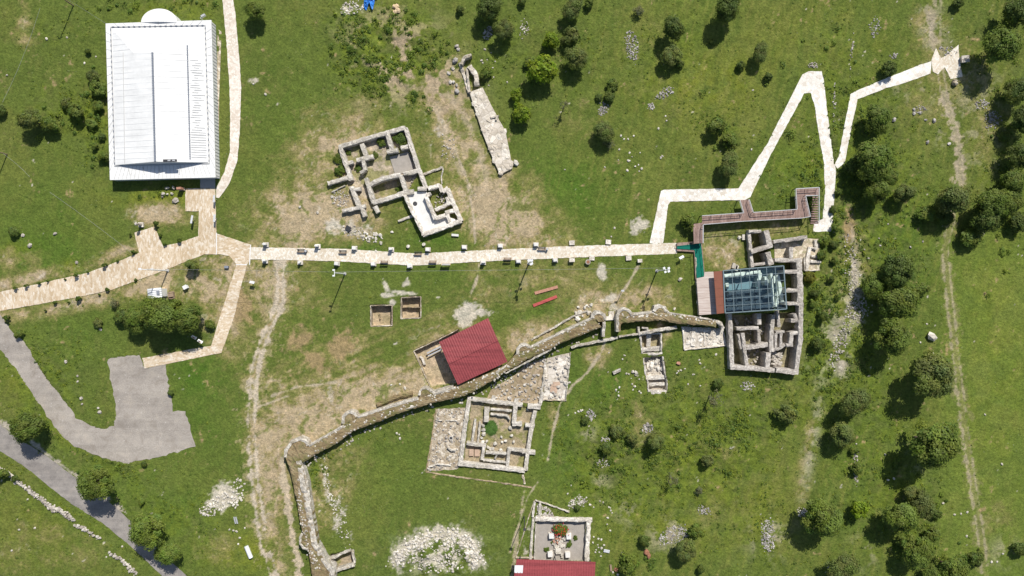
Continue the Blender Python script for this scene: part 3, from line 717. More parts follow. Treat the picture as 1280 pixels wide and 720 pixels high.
b_ = MB()
b_.add([NW, NE, HR_, HL], [(0, 3, 2, 1)])
b_.add([SW, NW, HL, RN, RS], [(0, 4, 3, 2, 1)])
b_.add([NE, SE, RS, RN, HR_], [(0, 4, 3, 2, 1)][::-1])
b_.add([HL, HR_, RN], [(0, 1, 2)]); main_roof = b_.build('roof', M['white_roof'], rt)
MB().add([SW + Vector((0, -.01, 0)), SE + Vector((0, -.01, 0)), RS + Vector((0, -.01, 0)), Vector((SW.x, SW.y, EV)), Vector((SE.x, SE.y, EV))], [(0, 3, 4, 1), (0, 1, 2)]).build('gable', M['white_paint'], rt)
b_ = MB()   # standing ribs, eave to ridge
def rib(b_, a, b, w=.07, hgt=.06):
    d = (b - a); t = d.normalized(); sN = Vector((-t.y, t.x, 0)).normalized() * w / 2; up = Vector((0, 0, hgt))
    b_.hexa([a - sN, b - sN, b + sN, a + sN], [a - sN + up, b - sN + up, b + sN + up, a + sN + up])
N_ = 24
for i in range(1, N_):
    t = i / N_
    y = NW.y + (SW.y - NW.y) * t
    ridge = RN.lerp(RS, min(1, max(0, (y - RN.y) / (RS.y - RN.y))))
    for eN, eS, hp in ((NW, SW, HL), (NE, SE, HR_)):
        e = eN.lerp(eS, t)
        if y > RN.y:      # meets the hip
            tt = (eN.y - y) / (eN.y - hp.y); top = eN.lerp(hp, min(1, tt))
        else: top = Vector((ridge.x, y, ridge.z))
        f = 0.02; rib(b_, e.lerp(top, f) + Vector((0, 0, .005)), e.lerp(top, .985) + Vector((0, 0, .005)), .07, .022)
for i in range(1, 24):
    t = i / 24; lo = NW.lerp(NE, t); x = lo.x
    if x < HL.x: top = NW.lerp(HL, (x - NW.x) / (HL.x - NW.x))
    elif x > HR_.x: top = NE.lerp(HR_, (NE.x - x) / (NE.x - HR_.x))
    else: top = HL.lerp(HR_, (x - HL.x) / (HR_.x - HL.x))
    rib(b_, lo + Vector((0, 0, .005)), lo.lerp(top, .97) + Vector((0, 0, .005)), .07, .03)
b_.build('roof_rib', M['white_paint'], main_roof)
def repeat_part(name, mat, size, spots, parent):     # one mesh, one child object per piece
    o = None; off = parent_off(parent)
    for p, rot in spots:
        if o is None: o = MB().box((0, 0, 0), size).build(name, M[mat]); q = o
        else: q = o.copy(); COL.objects.link(q)
        q.parent = parent; q.location = Vector(p) - off; q.rotation_euler.z = rot
repeat_part('ridge_vent', 'vent', (.34, .34, .10), [(RN.lerp(RS, (i + .5) / 44) + Vector((0, 0, .06)), .02) for i in range(44)], main_roof)
def on_right(u, v):      # point on the east slope: u from ridge to eave, v from north to south
    y = RN.y + (SE.y - RN.y) * v; e = NE.lerp(SE, (y - NE.y) / (SE.y - NE.y)); r0 = RN.lerp(RS, min(1, (y - RN.y) / (RS.y - RN.y)))
    return r0.lerp(e, u)
repeat_part('step_vent', 'vent', (.22, .27, .10), [(on_right(.665, -.09 + 1.07 * (i + .5) / 52) + Vector((0, 0, .05)), .02) for i in range(52)], main_roof)
b_ = MB()
for i in range(40):     # soiled laps of the lower east strip
    v = .05 + .93 * i / 40
    u0 = random.uniform(.69, .8); u1 = random.uniform(.85, .99)
    if v > .72: u0, u1 = .69, .985
    p, q = on_right(u0, v), on_right(u1, v); rib(b_, p + Vector((0, 0, .03)), q + Vector((0, 0, .03)), .08, .035)
b_.build('lap_seam', M['seam'], main_roof)
b_ = MB()
def on_left(u, v):
    y = RN.y + (SW.y - RN.y) * v; e = NW.lerp(SW, (y - NW.y) / (SW.y - NW.y)); r0 = RN.lerp(RS, min(1, (y - RN.y) / (RS.y - RN.y))); return r0.lerp(e, u)
rib(b_, on_left(.73, -.02) + Vector((0, 0, .02)), on_left(.755, .985) + Vector((0, 0, .02)), .08, .05); b_.build('sheet_lap', M['seam'], main_roof)
p = q3(637, 602, 4.2); b_ = MB(); b_.box((p.x, p.y, 4.15), (2.4, .42, .3), .02); vb = b_.build('vent_box', M['dark'], main_roof)
repeat_part('grille', 'grey', (.5, .25, .05), [((p.x - .1, p.y, 4.32), .02), ((p.x + .75, p.y, 4.32), .02)], vb)
for i in (0, 1, 3):
    a, b = gl[i], gl[(i + 1) % 4]; d = b - a; m = int(d.length / .95)
    GB += [(a.lerp(b, (j + .5) / m) + Vector((0, 0, .08)), math.atan2(d.y, d.x)) for j in range(m)]
repeat_part('gutter_bracket', 'vent', (.36, .15, .08), GB, flat_roof)
# apse: half cone roof on a half round wall
ac = q3(597, 84, EV); ar = 68 / 3 * S * .98
b_ = MB(); vs = [(ac.x, ac.y, 2.55)]; m = 22
for i in range(m + 1):
    a = math.pi * i / m; vs.append((ac.x + ar * math.cos(a), ac.y + ar * .76 * math.sin(a) + .0, EV + .02))
fs = [(0, i + 1, i + 2) for i in range(m)] + [(0, m + 1, 1)]; b_.add(vs, fs); apse = b_.build('apse_roof', M['white_roof'], rt)
b_ = MB()
for i in range(-6, 7):
    x = i * .5; yy = .72 * math.sqrt(max(0, ar * ar - x * x))
    a = Vector((ac.x + x, ac.y + .02, 2.55 - .33 * abs(x) / ar)); b = Vector((ac.x + x, ac.y + yy * .97, EV + .05)); rib(b_, a, b, .05, .05)
b_.build('roof_rib', M['white_paint'], apse)
b_ = MB(); b_.add([(a[0] * 1, a[1], -.3) for a in vs[1:]] + [(a[0], a[1], EV) for a in vs[1:]], [(i, i + 1, i + m + 2, i + m + 1) for i in range(m)]); b_.build('apse_wall', M['white_paint'], rt)
b_ = MB(); p = q3(768, 64, 1.0); b_.box((p.x, p.y, 1.6), (.8, .35, .5), .5); b_.cyl((p.x - .3, p.y - .6, 1.3), .1, .8, 8); b_.build('downpipe', M['grey'], rt)
b_ = MB(); b_.prism([P(x, y)[:2] for x, y in [(250.5, 221), (269, 221), (269, 235), (250.5, 235)]], -.3, .07); b_.build('entrance_slab', M['concrete'], rt)
b_ = MB(); b_.prism([P(x, y)[:2] for x, y in [(272, 36), (277, 40), (274, 120), (273.5, 205), (271, 205)]], -.3, .04); b_.build('plinth', M['court'], rt)
b_ = MB()
for x in (480, 535, 600, 675, 730): a, b = q3(x, 625, 2.25), q3(x + (8 if x < 600 else -2), 655, 2.25); rib(b_, a, b, .07, .05)
b_.build('cable_stay', M['seam'], flat_roof)

# ------------------------------------------------------------------ ruined basilica (north-west of the path)
rt = thing('ruined_basilica', 'excavated ruin of many pale stone rooms with white terrace, north of the path', 'ruin', P(500, 230))
BH = 1.0
for pts, wd in [([(112,162),(290,106),(512,44)],26),([(512,46),(545,150),(590,290),(612,345),(636,412)],27),([(120,160),(152,260),(186,362)],26),([(45,380),(166,344)],25),
                ([(250,142),(275,214)],26),([(218,240),(318,218)],26),([(258,240),(268,300)],22),([(270,298),(240,316)],20),([(165,258),(196,250)],22),([(404,84),(418,130),(434,188)],26),
                ([(400,190),(466,178)],26),([(484,166),(528,158)],26),([(528,318),(604,298)],28),([(274,348),(290,396)],24),([(288,392),(330,370),(380,350),(430,338),(484,328)],26),
                ([(290,396),(306,450),(322,498)],28),([(316,496),(400,472),(504,438)],28),([(484,330),(500,380),(518,440)],26),([(500,436),(562,428)],30),([(500,322),(530,316)],20),
                ([(586,412),(640,412)],24),([(186,398),(210,460),(238,528)],28),([(200,416),(242,412)],22),([(134,546),(272,516)],24),([(250,522),(268,580)],26),([(328,518),(348,556)],26),([(70,432),(150,392)],7),([(470,608),(560,572)],16)]:
    wall(rt, ZB(pts), wd / 4.8, BH if wd > 16 else .35, 'wall', ruin=.07, jit=.045)
for pts, wd in [([(508,450),(560,560),(622,690)],22),([(616,688),(720,650),(848,602)],28),([(648,410),(720,392)],26),([(718,388),(734,430)],22),([(734,428),(768,408)],26),([(762,412),(800,500),(845,606)],28),
                ([(634,456),(660,520),(694,592)],26),([(690,590),(752,570)],24),([(640,452),(664,438)],20),([(690,538),(745,515),(772,500),(760,462)],20),([(752,556),(818,538)],24),([(764,566),(778,612)],22)]:
    wall(rt, ZB(pts), wd / 4.8, 1.25, 'wall_white', name='terrace_wall', ruin=.08)
floor(rt, TERR, .35, 'terrace', 'terrace_floor', .8)
floor(rt, ZB([(418,222),(530,190),(562,290),(520,318),(450,322)]), -.2, 'gravelfloor', 'gravel_floor')
b_ = MB(); p = P(*ZB([(570, 502)])[0], .4); b_.cyl((p.x, p.y, .34), .42, .035, 16); b_.build('dark_well_disc', M['dark'], rt)  # flat dark disc painted in for the unlit depth of the well
b_ = MB(); rubble(b_, ZB([(530,330),(600,310),(620,400),(540,430)]), 40, .15, .5, -.25); rubble(b_, ZB([(690,450),(740,440),(760,500),(690,540)]), 30, .15, .5, .1); rubble(b_, ZB([(700,560),(760,530),(790,510),(760,470)]), 20, .15, .4, .1); tag(b_.build('fallen_stone', M['rock'], rt), kind='stuff')
rt2 = thing('low_footing', 'thin grey stone footing running east from the pale basilica ruin', 'ruin', P(542, 212))
wall(rt2, ZB([(620,325),(730,284)]), 14 / 4.8, .45, 'wall_old'); wall(rt2, ZB([(732,280),(738,300),(728,340),(730,380)]), 9 / 4.8, .3, 'wall_old')

# ------------------------------------------------------------------ ruined church (south)
rt = thing('ruined_church', 'square ruined church foundation with round lawn patch inside, south of the fortress wall', 'ruin', P(620, 543))
CH = .55
for pts, wd in [([(262,86),(430,108),(592,126)],26),([(622,132),(700,138)],32),([(272,92),(256,190),(246,265)],25),([(244,265),(232,370),(216,492)],26),([(214,478),(400,496),(606,522)],28),
                ([(668,160),(650,230),(640,300),(624,400),(610,520)],24),([(378,140),(372,228)],30),([(400,152),(526,162)],14),([(400,180),(500,192)],14),([(500,192),(515,215)],10),([(555,88),(546,160),(540,238)],26),
                ([(530,240),(588,240)],26),([(608,248),(664,252)],26),([(308,212),(298,290),(288,352)],14),([(336,228),(330,300),(322,356)],12),([(256,356),(310,364),(372,372)],20),([(360,370),(348,456)],20),
                ([(370,412),(494,420)],16),([(512,384),(500,494)],20),([(508,392),(580,400),(622,406)],20),([(590,406),(668,412)],26),([(356,458),(490,472)],14),([(440,420),(425,450)],12),([(712,48),(696,130)],20),([(420,70),(415,100)],22),([(560,90),(556,128)],18)]:
    wall(rt, ZC(pts), wd / 4.8, CH if wd > 15 else .3, 'wall', ruin=.06, jit=.045)
floor(rt, COURT_W, -.02, 'court', 'west_court', .4, .6)
b_ = MB()
for a, b in (((272,390),(298,430)),((304,392),(334,432))):
    p0, p1 = P(*ZC([a])[0], -.3), P(*ZC([b])[0], -.3); b_.hexa([Vector((p0.x,p0.y,-.6)),Vector((p1.x,p0.y,-.6)),Vector((p1.x,p1.y,-.6)),Vector((p0.x,p1.y,-.6))],[Vector((p0.x,p0.y,-.05)),Vector((p1.x,p0.y,-.05)),Vector((p1.x,p1.y,-.05)),Vector((p0.x,p1.y,-.05))])
b_.build('brick_bed', M['brick_floor'], rt)
for pts in ([(72,150),(44,340),(12,530)], [(10,528),(190,556)], [(190,556),(400,584),(585,612)], [(585,612),(648,622)]): wall(rt, ZC(pts), 9 / 4.8, .10, 'earthfloor', 'kerb', ruin=.05)
wall(rt, ZC([(140,380),(165,398),(190,400)]), 12 / 4.8, .5, 'wall_old', 'step'); wall(rt, ZC([(70,215),(110,220)]), 6 / 4.8, .2, 'wall_old', 'step'); wall(rt, ZC([(90,150),(84,185)]), 8 / 4.8, .3, 'wall_old', 'step'); wall(rt, ZC([(28,500),(80,480),(160,490)]), 12 / 4.8, .3, 'wall_white', 'step'); wall(rt, ZC([(130,218),(200,222)]), 7 / 4.8, .25, 'wall'); wall(rt, ZC([(592,545),(605,600)]), 14 / 4.8, .15, 'court')
b_ = MB(); p = P(*ZC([(163, 323)])[0]); b_.cyl((p.x, p.y, -.05), .45, .3, 14); wc = b_.build('well_curb', M['wall'], rt); b_ = MB(); b_.cyl((p.x, p.y, .2), .27, .055, 12); b_.build('dark_well_disc', M['dark'], wc)  # dark disc on the curb stands in for shade down the shaft
b_ = MB()
for x, y in [(465,320),(468,350),(525,312),(490,342),(538,350),(428,360),(385,382),(410,390),(398,395),(355,275),(357,300),(375,345),(352,348),(345,325),(352,250),(460,400),(622,155),(518,265)]:
    p = P(*ZC([(x, y)])[0]); s = random.uniform(.5, .85); b_.rock((p.x, p.y, -.25), s * .6, s * .5, s * .5)
b_.build('fallen_stone', M['rock_white'], rt)
b_ = MB(); rubble(b_, COURT_W, 170, .15, .6, .0); tag(b_.build('rubble', M['rock'], rt), kind='stuff')
# rubble court and slab strip between the church and the fortress wall
rt = thing('excavated_court', 'earth court strewn with rubble between church ruin and fortress wall', 'ruin', P(656, 475))
floor(rt, COURT_N, -.03, 'earthfloor', 'floor', .4, .8)
b_ = MB(); rubble(b_, COURT_N, 130, .2, .7, .0); tag(b_.build('rubble', M['rock'], rt), kind='stuff')
floor(rt, COURT_P, .03, 'slab', 'slab_floor', .4, .5)
wall(rt, ZG([(138,222),(118,290),(100,350),(75,470)]) if False else Z8([(728,290),(722,340),(716,400),(700,480)]), 3, .4, 'wall')
wall(rt, Z8([(852,242),(842,350),(828,484)]), 1.6, .3, 'wall_old', 'edge_wall'); wall(rt, Z8([(715,480),(828,483)]), 1.6, .25, 'court', 'edge_wall')
b_ = MB()
for x, y in [(770,412),(782,400),(768,432)]: p = P(*Z8([(x, y)])[0]); b_.box((p.x, p.y, .07 + .013 * (x % 7)), (1.3, .8, .1), random.uniform(-.2, .3))
b_.build('pink_slab', M['brick_floor'], rt)
b_ = MB(); rubble(b_, COURT_P, 60, .25, .8, .03); tag(b_.build('loose_slab', M['rock'], rt), kind='stuff')

# ------------------------------------------------------------------ fortress wall, two lengths either side of the gate
def tower(rt, rim, wpx, h, base):
    t = band(MB(), rim, base, h - .15, rows=4, rough=.1).build('tower', M['fort_top'], rt)
    wall_mb(MB(), rim, wpx, h, ruin=.06, jit=.05).build('tower_rim', M['wall_old'], t)
FH = 1.7
fw = thing('fortress_wall', 'long earth topped fortress wall with small round towers, running south west from the gate', 'wall', P(520, 505))
north = ZF([(200,335),(390,225)]) + [(446,521),(523,497),(541,491.5),(566,484)] + [(600,471),(634,455),(646,442),(662,434.5),(700,415.5),(741,397)]
south = [(383,576),(396,567),(424,553),(441,539),(473,527.5),(500,516),(546,502.5),(582,494.5),(602,484),(620,473),(632,465),(655,452),(680,439),(712,425),(752,409)]
band(MB(), [(372,566)] + north, [(379,578)] + south, FH, rows=7).build('body', M['fort_top'], fw)
off = lambda pts, dx, dy: [(x + dx, y + dy) for x, y in pts]
wall(fw, ZF([(200,338),(300,282),(392,228)]), 3.0, FH + .15, 'wall_old', 'rim', ruin=.05, jit=.05)
wall(fw, [(447,521.5),(485,509),(523,498)], 3.6, FH + .15, 'wall_old', 'rim', ruin=.05, jit=.05)
wall(fw, [(541,492),(554,488),(567,484.5)], 5.5, FH + .15, 'wall_old', 'rim', ruin=.05, jit=.05)
wall(fw, [(662,435),(700,416.5),(740,398)], 3.0, FH + .15, 'wall_old', 'rim', ruin=.05, jit=.05)
wall(fw, [(600,474),(625,463),(645,449)], 2.4, FH + .1, 'wall_old', 'rim')
wall(fw, [(632,467),(660,452),(690,436)], 2.0, FH + .05, 'wall_old', 'inner_rim')
wall(fw, [(502,513),(546,498.5),(584,489),(604,478)], 2.0, FH + .02, 'wall_old', 'inner_rim')
tower(fw, ZF([(72,400),(76,360),(105,318),(150,300),(182,312),(196,336)]), 4.2, FH + .2, [(365,588),(368,585),(373,580),(377,577),(381,572),(386,558)])
tower(fw, ZF([(386,216),(388,180),(405,160),(430,152),(452,162),(460,178)]), 4.0, FH + .2, ZF([(396,230),(410,222),(425,214),(440,206),(450,200),(464,184)]))
tower(fw, [(524,494),(525,489),(528,486),(532,485),(536,487),(541,491)], 3.4, FH + .2, [(524,498),(528,497),(532,496),(535,495),(538,494),(542,492.5)])
tower(fw, [(647.5,443),(647.5,436),(651.5,431.5),(657,431),(661.5,434)], 3.6, FH + .2, [(649,445),(653,442),(656,440),(659,438.5),(663,436)])
tower(fw, [(741,398),(741,394),(745,390.5),(750,390.5),(755,394),(756.5,400)], 4.2, FH + .25, [(743,402),(746,401),(748,402),(751,402),(753,402),(755,403)])
wall(fw, [(755.5,394),(755,408),(754,421)], 4.0, FH, 'wall_old', 'gate_cheek')
# southern limb
lim_a = [(357,571),(363,590),(370,623),(375,653),(379,668),(385,687),(392,735)]; lim_b = [(377,576),(383,607),(390,640),(397,680),(408,700),(418,712),(420,735)]
band(MB(), lim_a, lim_b, FH, rows=6).build('limb', M['fort_top'], fw)
wall(fw, off(lim_b, -4, 0), 7.0, FH + .22, 'wall_old', 'stone_strip', ruin=.25)
wall(fw, [(408,700),(418,697),(428,692),(438,688)], 3, .6, 'wall_old', 'cell_wall'); wall(fw, [(440,688),(443,704)], 3, .5, 'wall_old', 'cell_wall'); wall(fw, [(443,706),(425,712),(412,718)], 4, .8, 'wall_old', 'cell_wall')
tower(fw, [(377,668),(375,672),(375,680),(379,685),(385,687)], 3.2, FH + .15, [(381,668),(384,673),(385,678),(386,682),(387,686)])
wall(fw, ZF([(150,436),(172,470),(190,540),(205,650),(210,700)]), 3, FH, 'wall_old', 'rim')
fe = thing('fortress_wall', 'shorter earth topped fortress wall running from the gate towards the glass roofed baths', 'wall', P(830, 398))
nE = ZG([(258,105),(335,112),(465,100),(545,97),(600,107),(700,122),(835,146)]); sE = ZG([(268,165),(340,156),(400,152),(520,147),(610,167),(720,174),(840,190)])
band(MB(), nE, sE, FH + .1, rows=6).build('body', M['fort_top'], fe)
wall(fe, ZG([(335,112),(400,106),(468,98)]), 4, FH + .2, 'wall_old', 'rim'); wall(fe, ZG([(545,100),(600,108),(700,124),(835,146)]), 2.5, FH + .2, 'wall_old', 'rim')
tower(fe, ZG([(250,215),(248,120),(258,92),(288,76),(316,86),(335,110)]), 4.0, FH + .3, ZG([(268,215),(272,170),(285,150),(300,140),(315,132),(335,122)]))
tower(fe, ZG([(468,92),(480,68),(502,60),(530,70),(544,95)]), 4.6, FH + .3, ZG([(475,104),(490,106),(503,106),(525,106),(543,103)]))
wall(fe, ZG([(835,148),(870,165),(885,195)]), 4, FH, 'wall_old', 'rim')
def strew(parent, line, n, spread, z, mat='rock'):
    b_ = MB()
    for i in range(n):
        t = random.random() * (len(line) - 1); k = int(t); x = line[k][0] + (line[k + 1][0] - line[k][0]) * (t - k) + random.gauss(0, spread); y = line[k][1] + (line[k + 1][1] - line[k][1]) * (t - k) + random.gauss(0, spread)
        p = P(x, y, max(0, z)); s = random.uniform(.15, .45); b_.rock((p.x, p.y, (z if z > 0 else gz(p.x, p.y)) + s * .08), s * .6, s * .5, s * .4)
    tag(b_.build('fallen_stone', M[mat], parent), kind='stuff')
strew(fw, [(x + .5, y - 4) for x, y in south], 150, 2.2, FH); strew(fw, [(x, y + 3) for x, y in north], 130, 1.2, FH, 'rock_white'); strew(fw, off(south, 3, 5), 120, 2.0, 0)
strew(fe, [(x, y + 3) for x, y in nE], 70, 1.5, FH + .1, 'rock_white'); strew(fw, [(371, 600), (377, 640), (384, 680), (398, 712)], 110, 2.2, FH)
# threshold of the gate
b_ = MB(); p = P(763, 397.5); b_.box((p.x, p.y, .15), (2.0, .75, .4), .05); p = P(764, 392); b_.box((p.x, p.y, .05), (1.0, .9, .25), .05)
tag(b_.build('gate_threshold', M['slab']), 'pale stone doorstep lying in the gate gap of the fortress wall', 'doorstep')
# low inner wall south of the gate
lw = thing('inner_wall', 'low thin stone wall parallel to the fortress wall, south of the gate', 'wall', P(790, 420))
wall(lw, ZG([(-30,310),(0,300),(90,282),(172,266),(250,250)]), 3.4, .7, 'wall_old'); wall(lw, ZG([(258,246),(320,236),(376,228)]), 2.6, .7, 'wall_old'); wall(lw, ZG([(376,228),(430,216),(520,200),(606,186)]), 4.4, .9, 'wall_old')
ow = thing('outer_footing', 'broken line of pale stones on the slope north of the fortress wall', 'ruin', P(690, 412))
wall(ow, [(664,425),(690,411),(712,398),(722,393),(735,388)], 2.4, .4, 'wall_old', ruin=.2)
b_ = MB(); rubble(b_, [(718,388),(738,380),(742,388),(722,400)], 16, .3, .9, .1); tag(b_.build('fallen_stone', M['rock_white'], ow), kind='stuff')
sf = thing('outer_mound', 'low hump of dry earth beside the fortress wall, west of the red roof', 'mound', P(487, 497))
band(MB(), [(470,504),(490,495),(515,489)], [(472,509),(492,500),(516,494)], .6, rows=4, rough=.1).build('earth_bank', M['fort_top'], sf)

# ------------------------------------------------------------------ excavation trench south of the inner wall
tr = thing('excavated_trench', 'narrow stone lined excavation trench of three chambers in the lawn', 'ruin', P(817, 455))
for pts, wd, h in [([(385,232),(398,345)],12,.2),([(512,225),(512,335)],10,.15),([(440,232),(436,312)],28,-.2),([(402,322),(508,316)],28,-.1),([(402,352),(520,344)],16,.1),([(404,372),(420,480)],12,.1),([(522,362),(538,490)],8,.1),
                   ([(420,492),(535,486)],26,-.2),([(428,500),(436,575)],10,.1),([(440,532),(540,528)],20,-.5),([(430,578),(552,578)],24,.15),([(545,500),(548,575)],8,.1),([(385,232),(512,224)],10,.2)]:
    wall(tr, ZG(pts), wd / 4.8, h, 'wall' if wd != 26 else 'wall_white', z0=-1.6)
floor(tr, ZG([(425,385),(518,372),(534,478),(430,482)]), -1.05, 'slab', 'slab_floor', .3, .6)
b_ = MB(); rubble(b_, ZG([(425,385),(518,372),(534,478),(430,482)]), 22, .25, .9, -1.0); tag(b_.build('fallen_stone', M['rock_white'], tr), kind='stuff')
vl = thing('old_cell', 'small square stone cell against the low inner wall', 'ruin', P(806, 410))
wall(vl, ZG([(375,185),(380,225)]), 3, .9, 'wall_old'); wall(vl, ZG([(395,190),(430,195),(430,215)]), 2.4, 1.0, 'wall_old')
st = thing('slab_court', 'rectangular court of broken white stone slabs west of the baths', 'ruin', P(880, 421))
floor(st, VENT_STONE, .06, 'slab', 'slab_floor', .5, .5)
for pts, wd, h in [([(708,190),(705,300)],22,.3),([(640,185),(652,322)],10,.3),([(650,324),(760,312),(900,296)],8,.25),([(770,195),(772,300)],10,.2),([(660,280),(690,278)],22,.25),([(690,300),(690,200)],8,.22)]: wall(st, ZG(pts), wd / 4.8, h, 'wall_white', 'kerb', ruin=.08)
b_ = MB(); rubble(b_, ZG([(780,195),(890,200),(895,290),(790,300)]), 45, .2, .7, .06, flatn=.35); tag(b_.build('loose_slab', M['rock_white'], st), kind='stuff')
b_ = MB(); rubble(b_, ZG([(650,195),(765,195),(765,300),(660,315)]), 14, .3, .8, .06, flatn=.35); tag(b_.build('broken_slab', M['rock_white'], st), kind='stuff')

# ------------------------------------------------------------------ Roman baths
bt = thing('ruined_baths', 'complex of tall grey stone bath rooms around the glass roof', 'ruin', P(957, 385))
BHh = 1.6
UP = [([(365,285),(440,283)],24,1.5),([(368,290),(376,390),(388,500)],22,1.2),([(470,278),(495,378)],38,1.7),([(380,408),(505,368)],30,1.7),([(480,408),(502,485)],36,1.7),([(385,486),(470,476)],20,1.0),
      ([(515,346),(620,332),(716,318)],26,1.5),([(522,456),(676,458)],28,BHh),([(620,378),(620,446)],28,BHh),([(666,446),(670,520),(672,620),(670,730)],34,BHh),([(574,526),(656,526)],26,BHh),([(590,640),(654,640)],26,BHh),([(582,716),(654,716)],22,BHh)]
for pts, wd, h in UP: wall(bt, ZA(pts), wd / 5.3, h, 'wall_bath', z0=-2.2, ruin=.04, jit=.05)
LOW = [([(672,0),(678,100),(680,222)],34,BHh),([(680,222),(676,330),(678,400),(662,510),(648,614)],32,BHh),([(596,108),(656,108)],24,BHh),([(596,190),(660,190)],22,BHh),([(640,250),(650,280)],22,1.4),([(618,292),(664,288)],28,1.4),
       ([(612,372),(664,364)],26,1.4),([(622,372),(618,438)],28,1.4),([(592,440),(630,436)],26,1.3),([(644,602),(530,588)],34,BHh),([(252,250),(258,400),(266,572)],30,BHh),([(254,572),(380,578),(520,592)],32,BHh),([(292,340),(424,336)],24,1.4),
       ([(426,250),(428,316)],28,1.4),([(424,345),(430,440)],22,.7),([(328,366),(340,460),(354,562)],24,1.5),([(302,372),(320,462)],16,1.2),([(352,456),(480,438)],28,1.3),([(484,484),(476,580)],34,1.6),([(505,312),(500,400),(504,480)],28,1.3),
       ([(516,256),(508,310)],26,1.2),([(540,232),(546,330)],20,1.1),([(528,362),(580,358)],18,1.2),([(560,362),(556,452)],20,1.2),([(528,366),(528,470)],18,1.2),([(500,470),(540,462),(580,436)],22,1.1),([(410,440),(480,430)],24,1.0)]
for pts, wd, h in LOW: wall(bt, ZD(pts), wd / 5.4, h, 'wall_bath', z0=-2.2, ruin=.04, jit=.05)
floor(bt, BATHCOURT, .05, 'pale_slab', 'paved_court', .4, .5)
b_ = MB(); rubble(b_, ZD([(505,485),(560,480),(578,520),(560,562),(505,560)]), 60, .4, .9, -.5, flatn=1.0); tag(b_.build('stone_heap', M['rock'], bt), kind='stuff')
for pts, wd in [([(735,378),(720,440),(715,520)],22),([(700,520),(700,440)],6),([(765,335),(772,385)],18),([(740,380),(775,390)],12),([(740,434),(802,434)],14),([(735,462),(800,468)],16),([(700,518),(775,520)],10)]: wall(bt, ZA(pts), wd / 4.8, .55, 'wall_white', 'outer_step', ruin=.08)
b_ = MB(); rubble(b_, ZD([(270,270),(420,260),(410,330),(300,330)]), 22, .2, .7, -1.3); rubble(b_, ZD([(350,370),(420,350),(410,440),(360,440)]), 16, .2, .6, -1.3); rubble(b_, ZD([(360,470),(460,460),(460,560),(370,560)]), 22, .2, .8, -1.3); rubble(b_, ZD([(430,340),(490,320),(490,430),(440,410)]), 16, .2, .6, -1.3); tag(b_.build('rubble', M['rock'], bt), kind='stuff')
b_ = MB()
for x, y in [(270,490),(285,500),(330,320),(290,505)]: p = P(*ZA([(x, y)])[0]); b_.box((p.x, p.y, .2), (.5, 1.0, .4), random.uniform(-.3, .3))
for x, y in [(308, 322)]: p = P(*ZA([(x, y)])[0]); b_.rock((p.x, p.y, .1), .4, .4, .3)
tag(b_.build('carved_block', M['rock_white'], bt))

# ------------------------------------------------------------------ glass roof over the hot room, its platform, carpet and boardwalk
GHt = 3.2
gs = thing('glass_shelter', 'large bluish glass roof on a steel grid over bath rooms', 'shelter', P(944, 363))
TL, TR, BR_, BL = (903.8, 338.3), (979.2, 332.2), (983, 386.2), (906.3, 391.2)
def bil(u, v, h, q=(TL, TR, BR_, BL)):
    x = (q[0][0] * (1 - u) + q[1][0] * u) * (1 - v) + (q[3][0] * (1 - u) + q[2][0] * u) * v
    y = (q[0][1] * (1 - u) + q[1][1] * u) * (1 - v) + (q[3][1] * (1 - u) + q[2][1] * u) * v
    return P(x, y, h)
b_ = MB(); c4 = [bil(u, v, GHt) for u, v in ((0, 0), (1, 0), (1, 1), (0, 1))]; b_.add(c4, [(3, 2, 1, 0)]); b_.build('glass_roof', M['glass'], gs)
b_ = MB()
def bar(b_, a, b, w, t, dz=0.0):
    d = b - a; b_.box((a + b) / 2 + Vector((0, 0, dz)), (d.length, w, t), math.atan2(d.y, d.x))
for i in range(8):
    u = i / 7; bar(b_, bil(u, 0, GHt), bil(u, 1, GHt), .09 if 0 < i < 7 else .2, .14, .09)
for j in range(7):
    v = j / 6; bar(b_, bil(0, v, GHt), bil(1, v, GHt), .08 if 0 < j < 6 else .18, .12, .06)
b_.build('roof_frame', M['frame_dark'], gs)
b_ = MB()
for u, v in ((.18, 0), (.5, 0), (.82, 0), (.18, 1), (.5, 1), (.82, 1)):
    a, b = bil(u, 1 - v, GHt - .3), bil(u, v, GHt - .3); bar(b_, a.lerp(b, .5), b, .10, .16)
b_.build('roof_truss', M['frame_dark'], gs)
for u, v in ((0.01, .02), (.99, .02), (.99, .98), (0.01, .98), (.5, .01), (.5, .99)):
    p = bil(u, v, GHt); MB().box((p.x, p.y, GHt / 2 - .7), (.18, .18, GHt + 1.3)).build('post', M['grey'], gs)
b_ = MB(); q_ = [P(x, y, GHt) for x, y in [(892, 339.4), (903.6, 338.4), (906.1, 391.3), (896, 392.3)]]
b_.hexa([p - Vector((0, 0, .12)) for p in q_[::-1]], q_[::-1]); bp_ = b_.build('solid_roof_panel', M['brown_panel'], gs)
b_ = MB()
for t in (.2, .4, .6, .8): bar(b_, q_[0].lerp(q_[3], t), q_[1].lerp(q_[2], t), .05, .04, .03)
b_.build('panel_seam', M['rust'], bp_)
hot = thing('hot_room_ruin', 'pale blue lit bath room walls seen beneath the glass roof', 'ruin', P(944, 365, -1.5))
floor(hot, [(bx, by) for bx, by in SHELTER_IN], -1.5, 'pool', 'floor', .3)
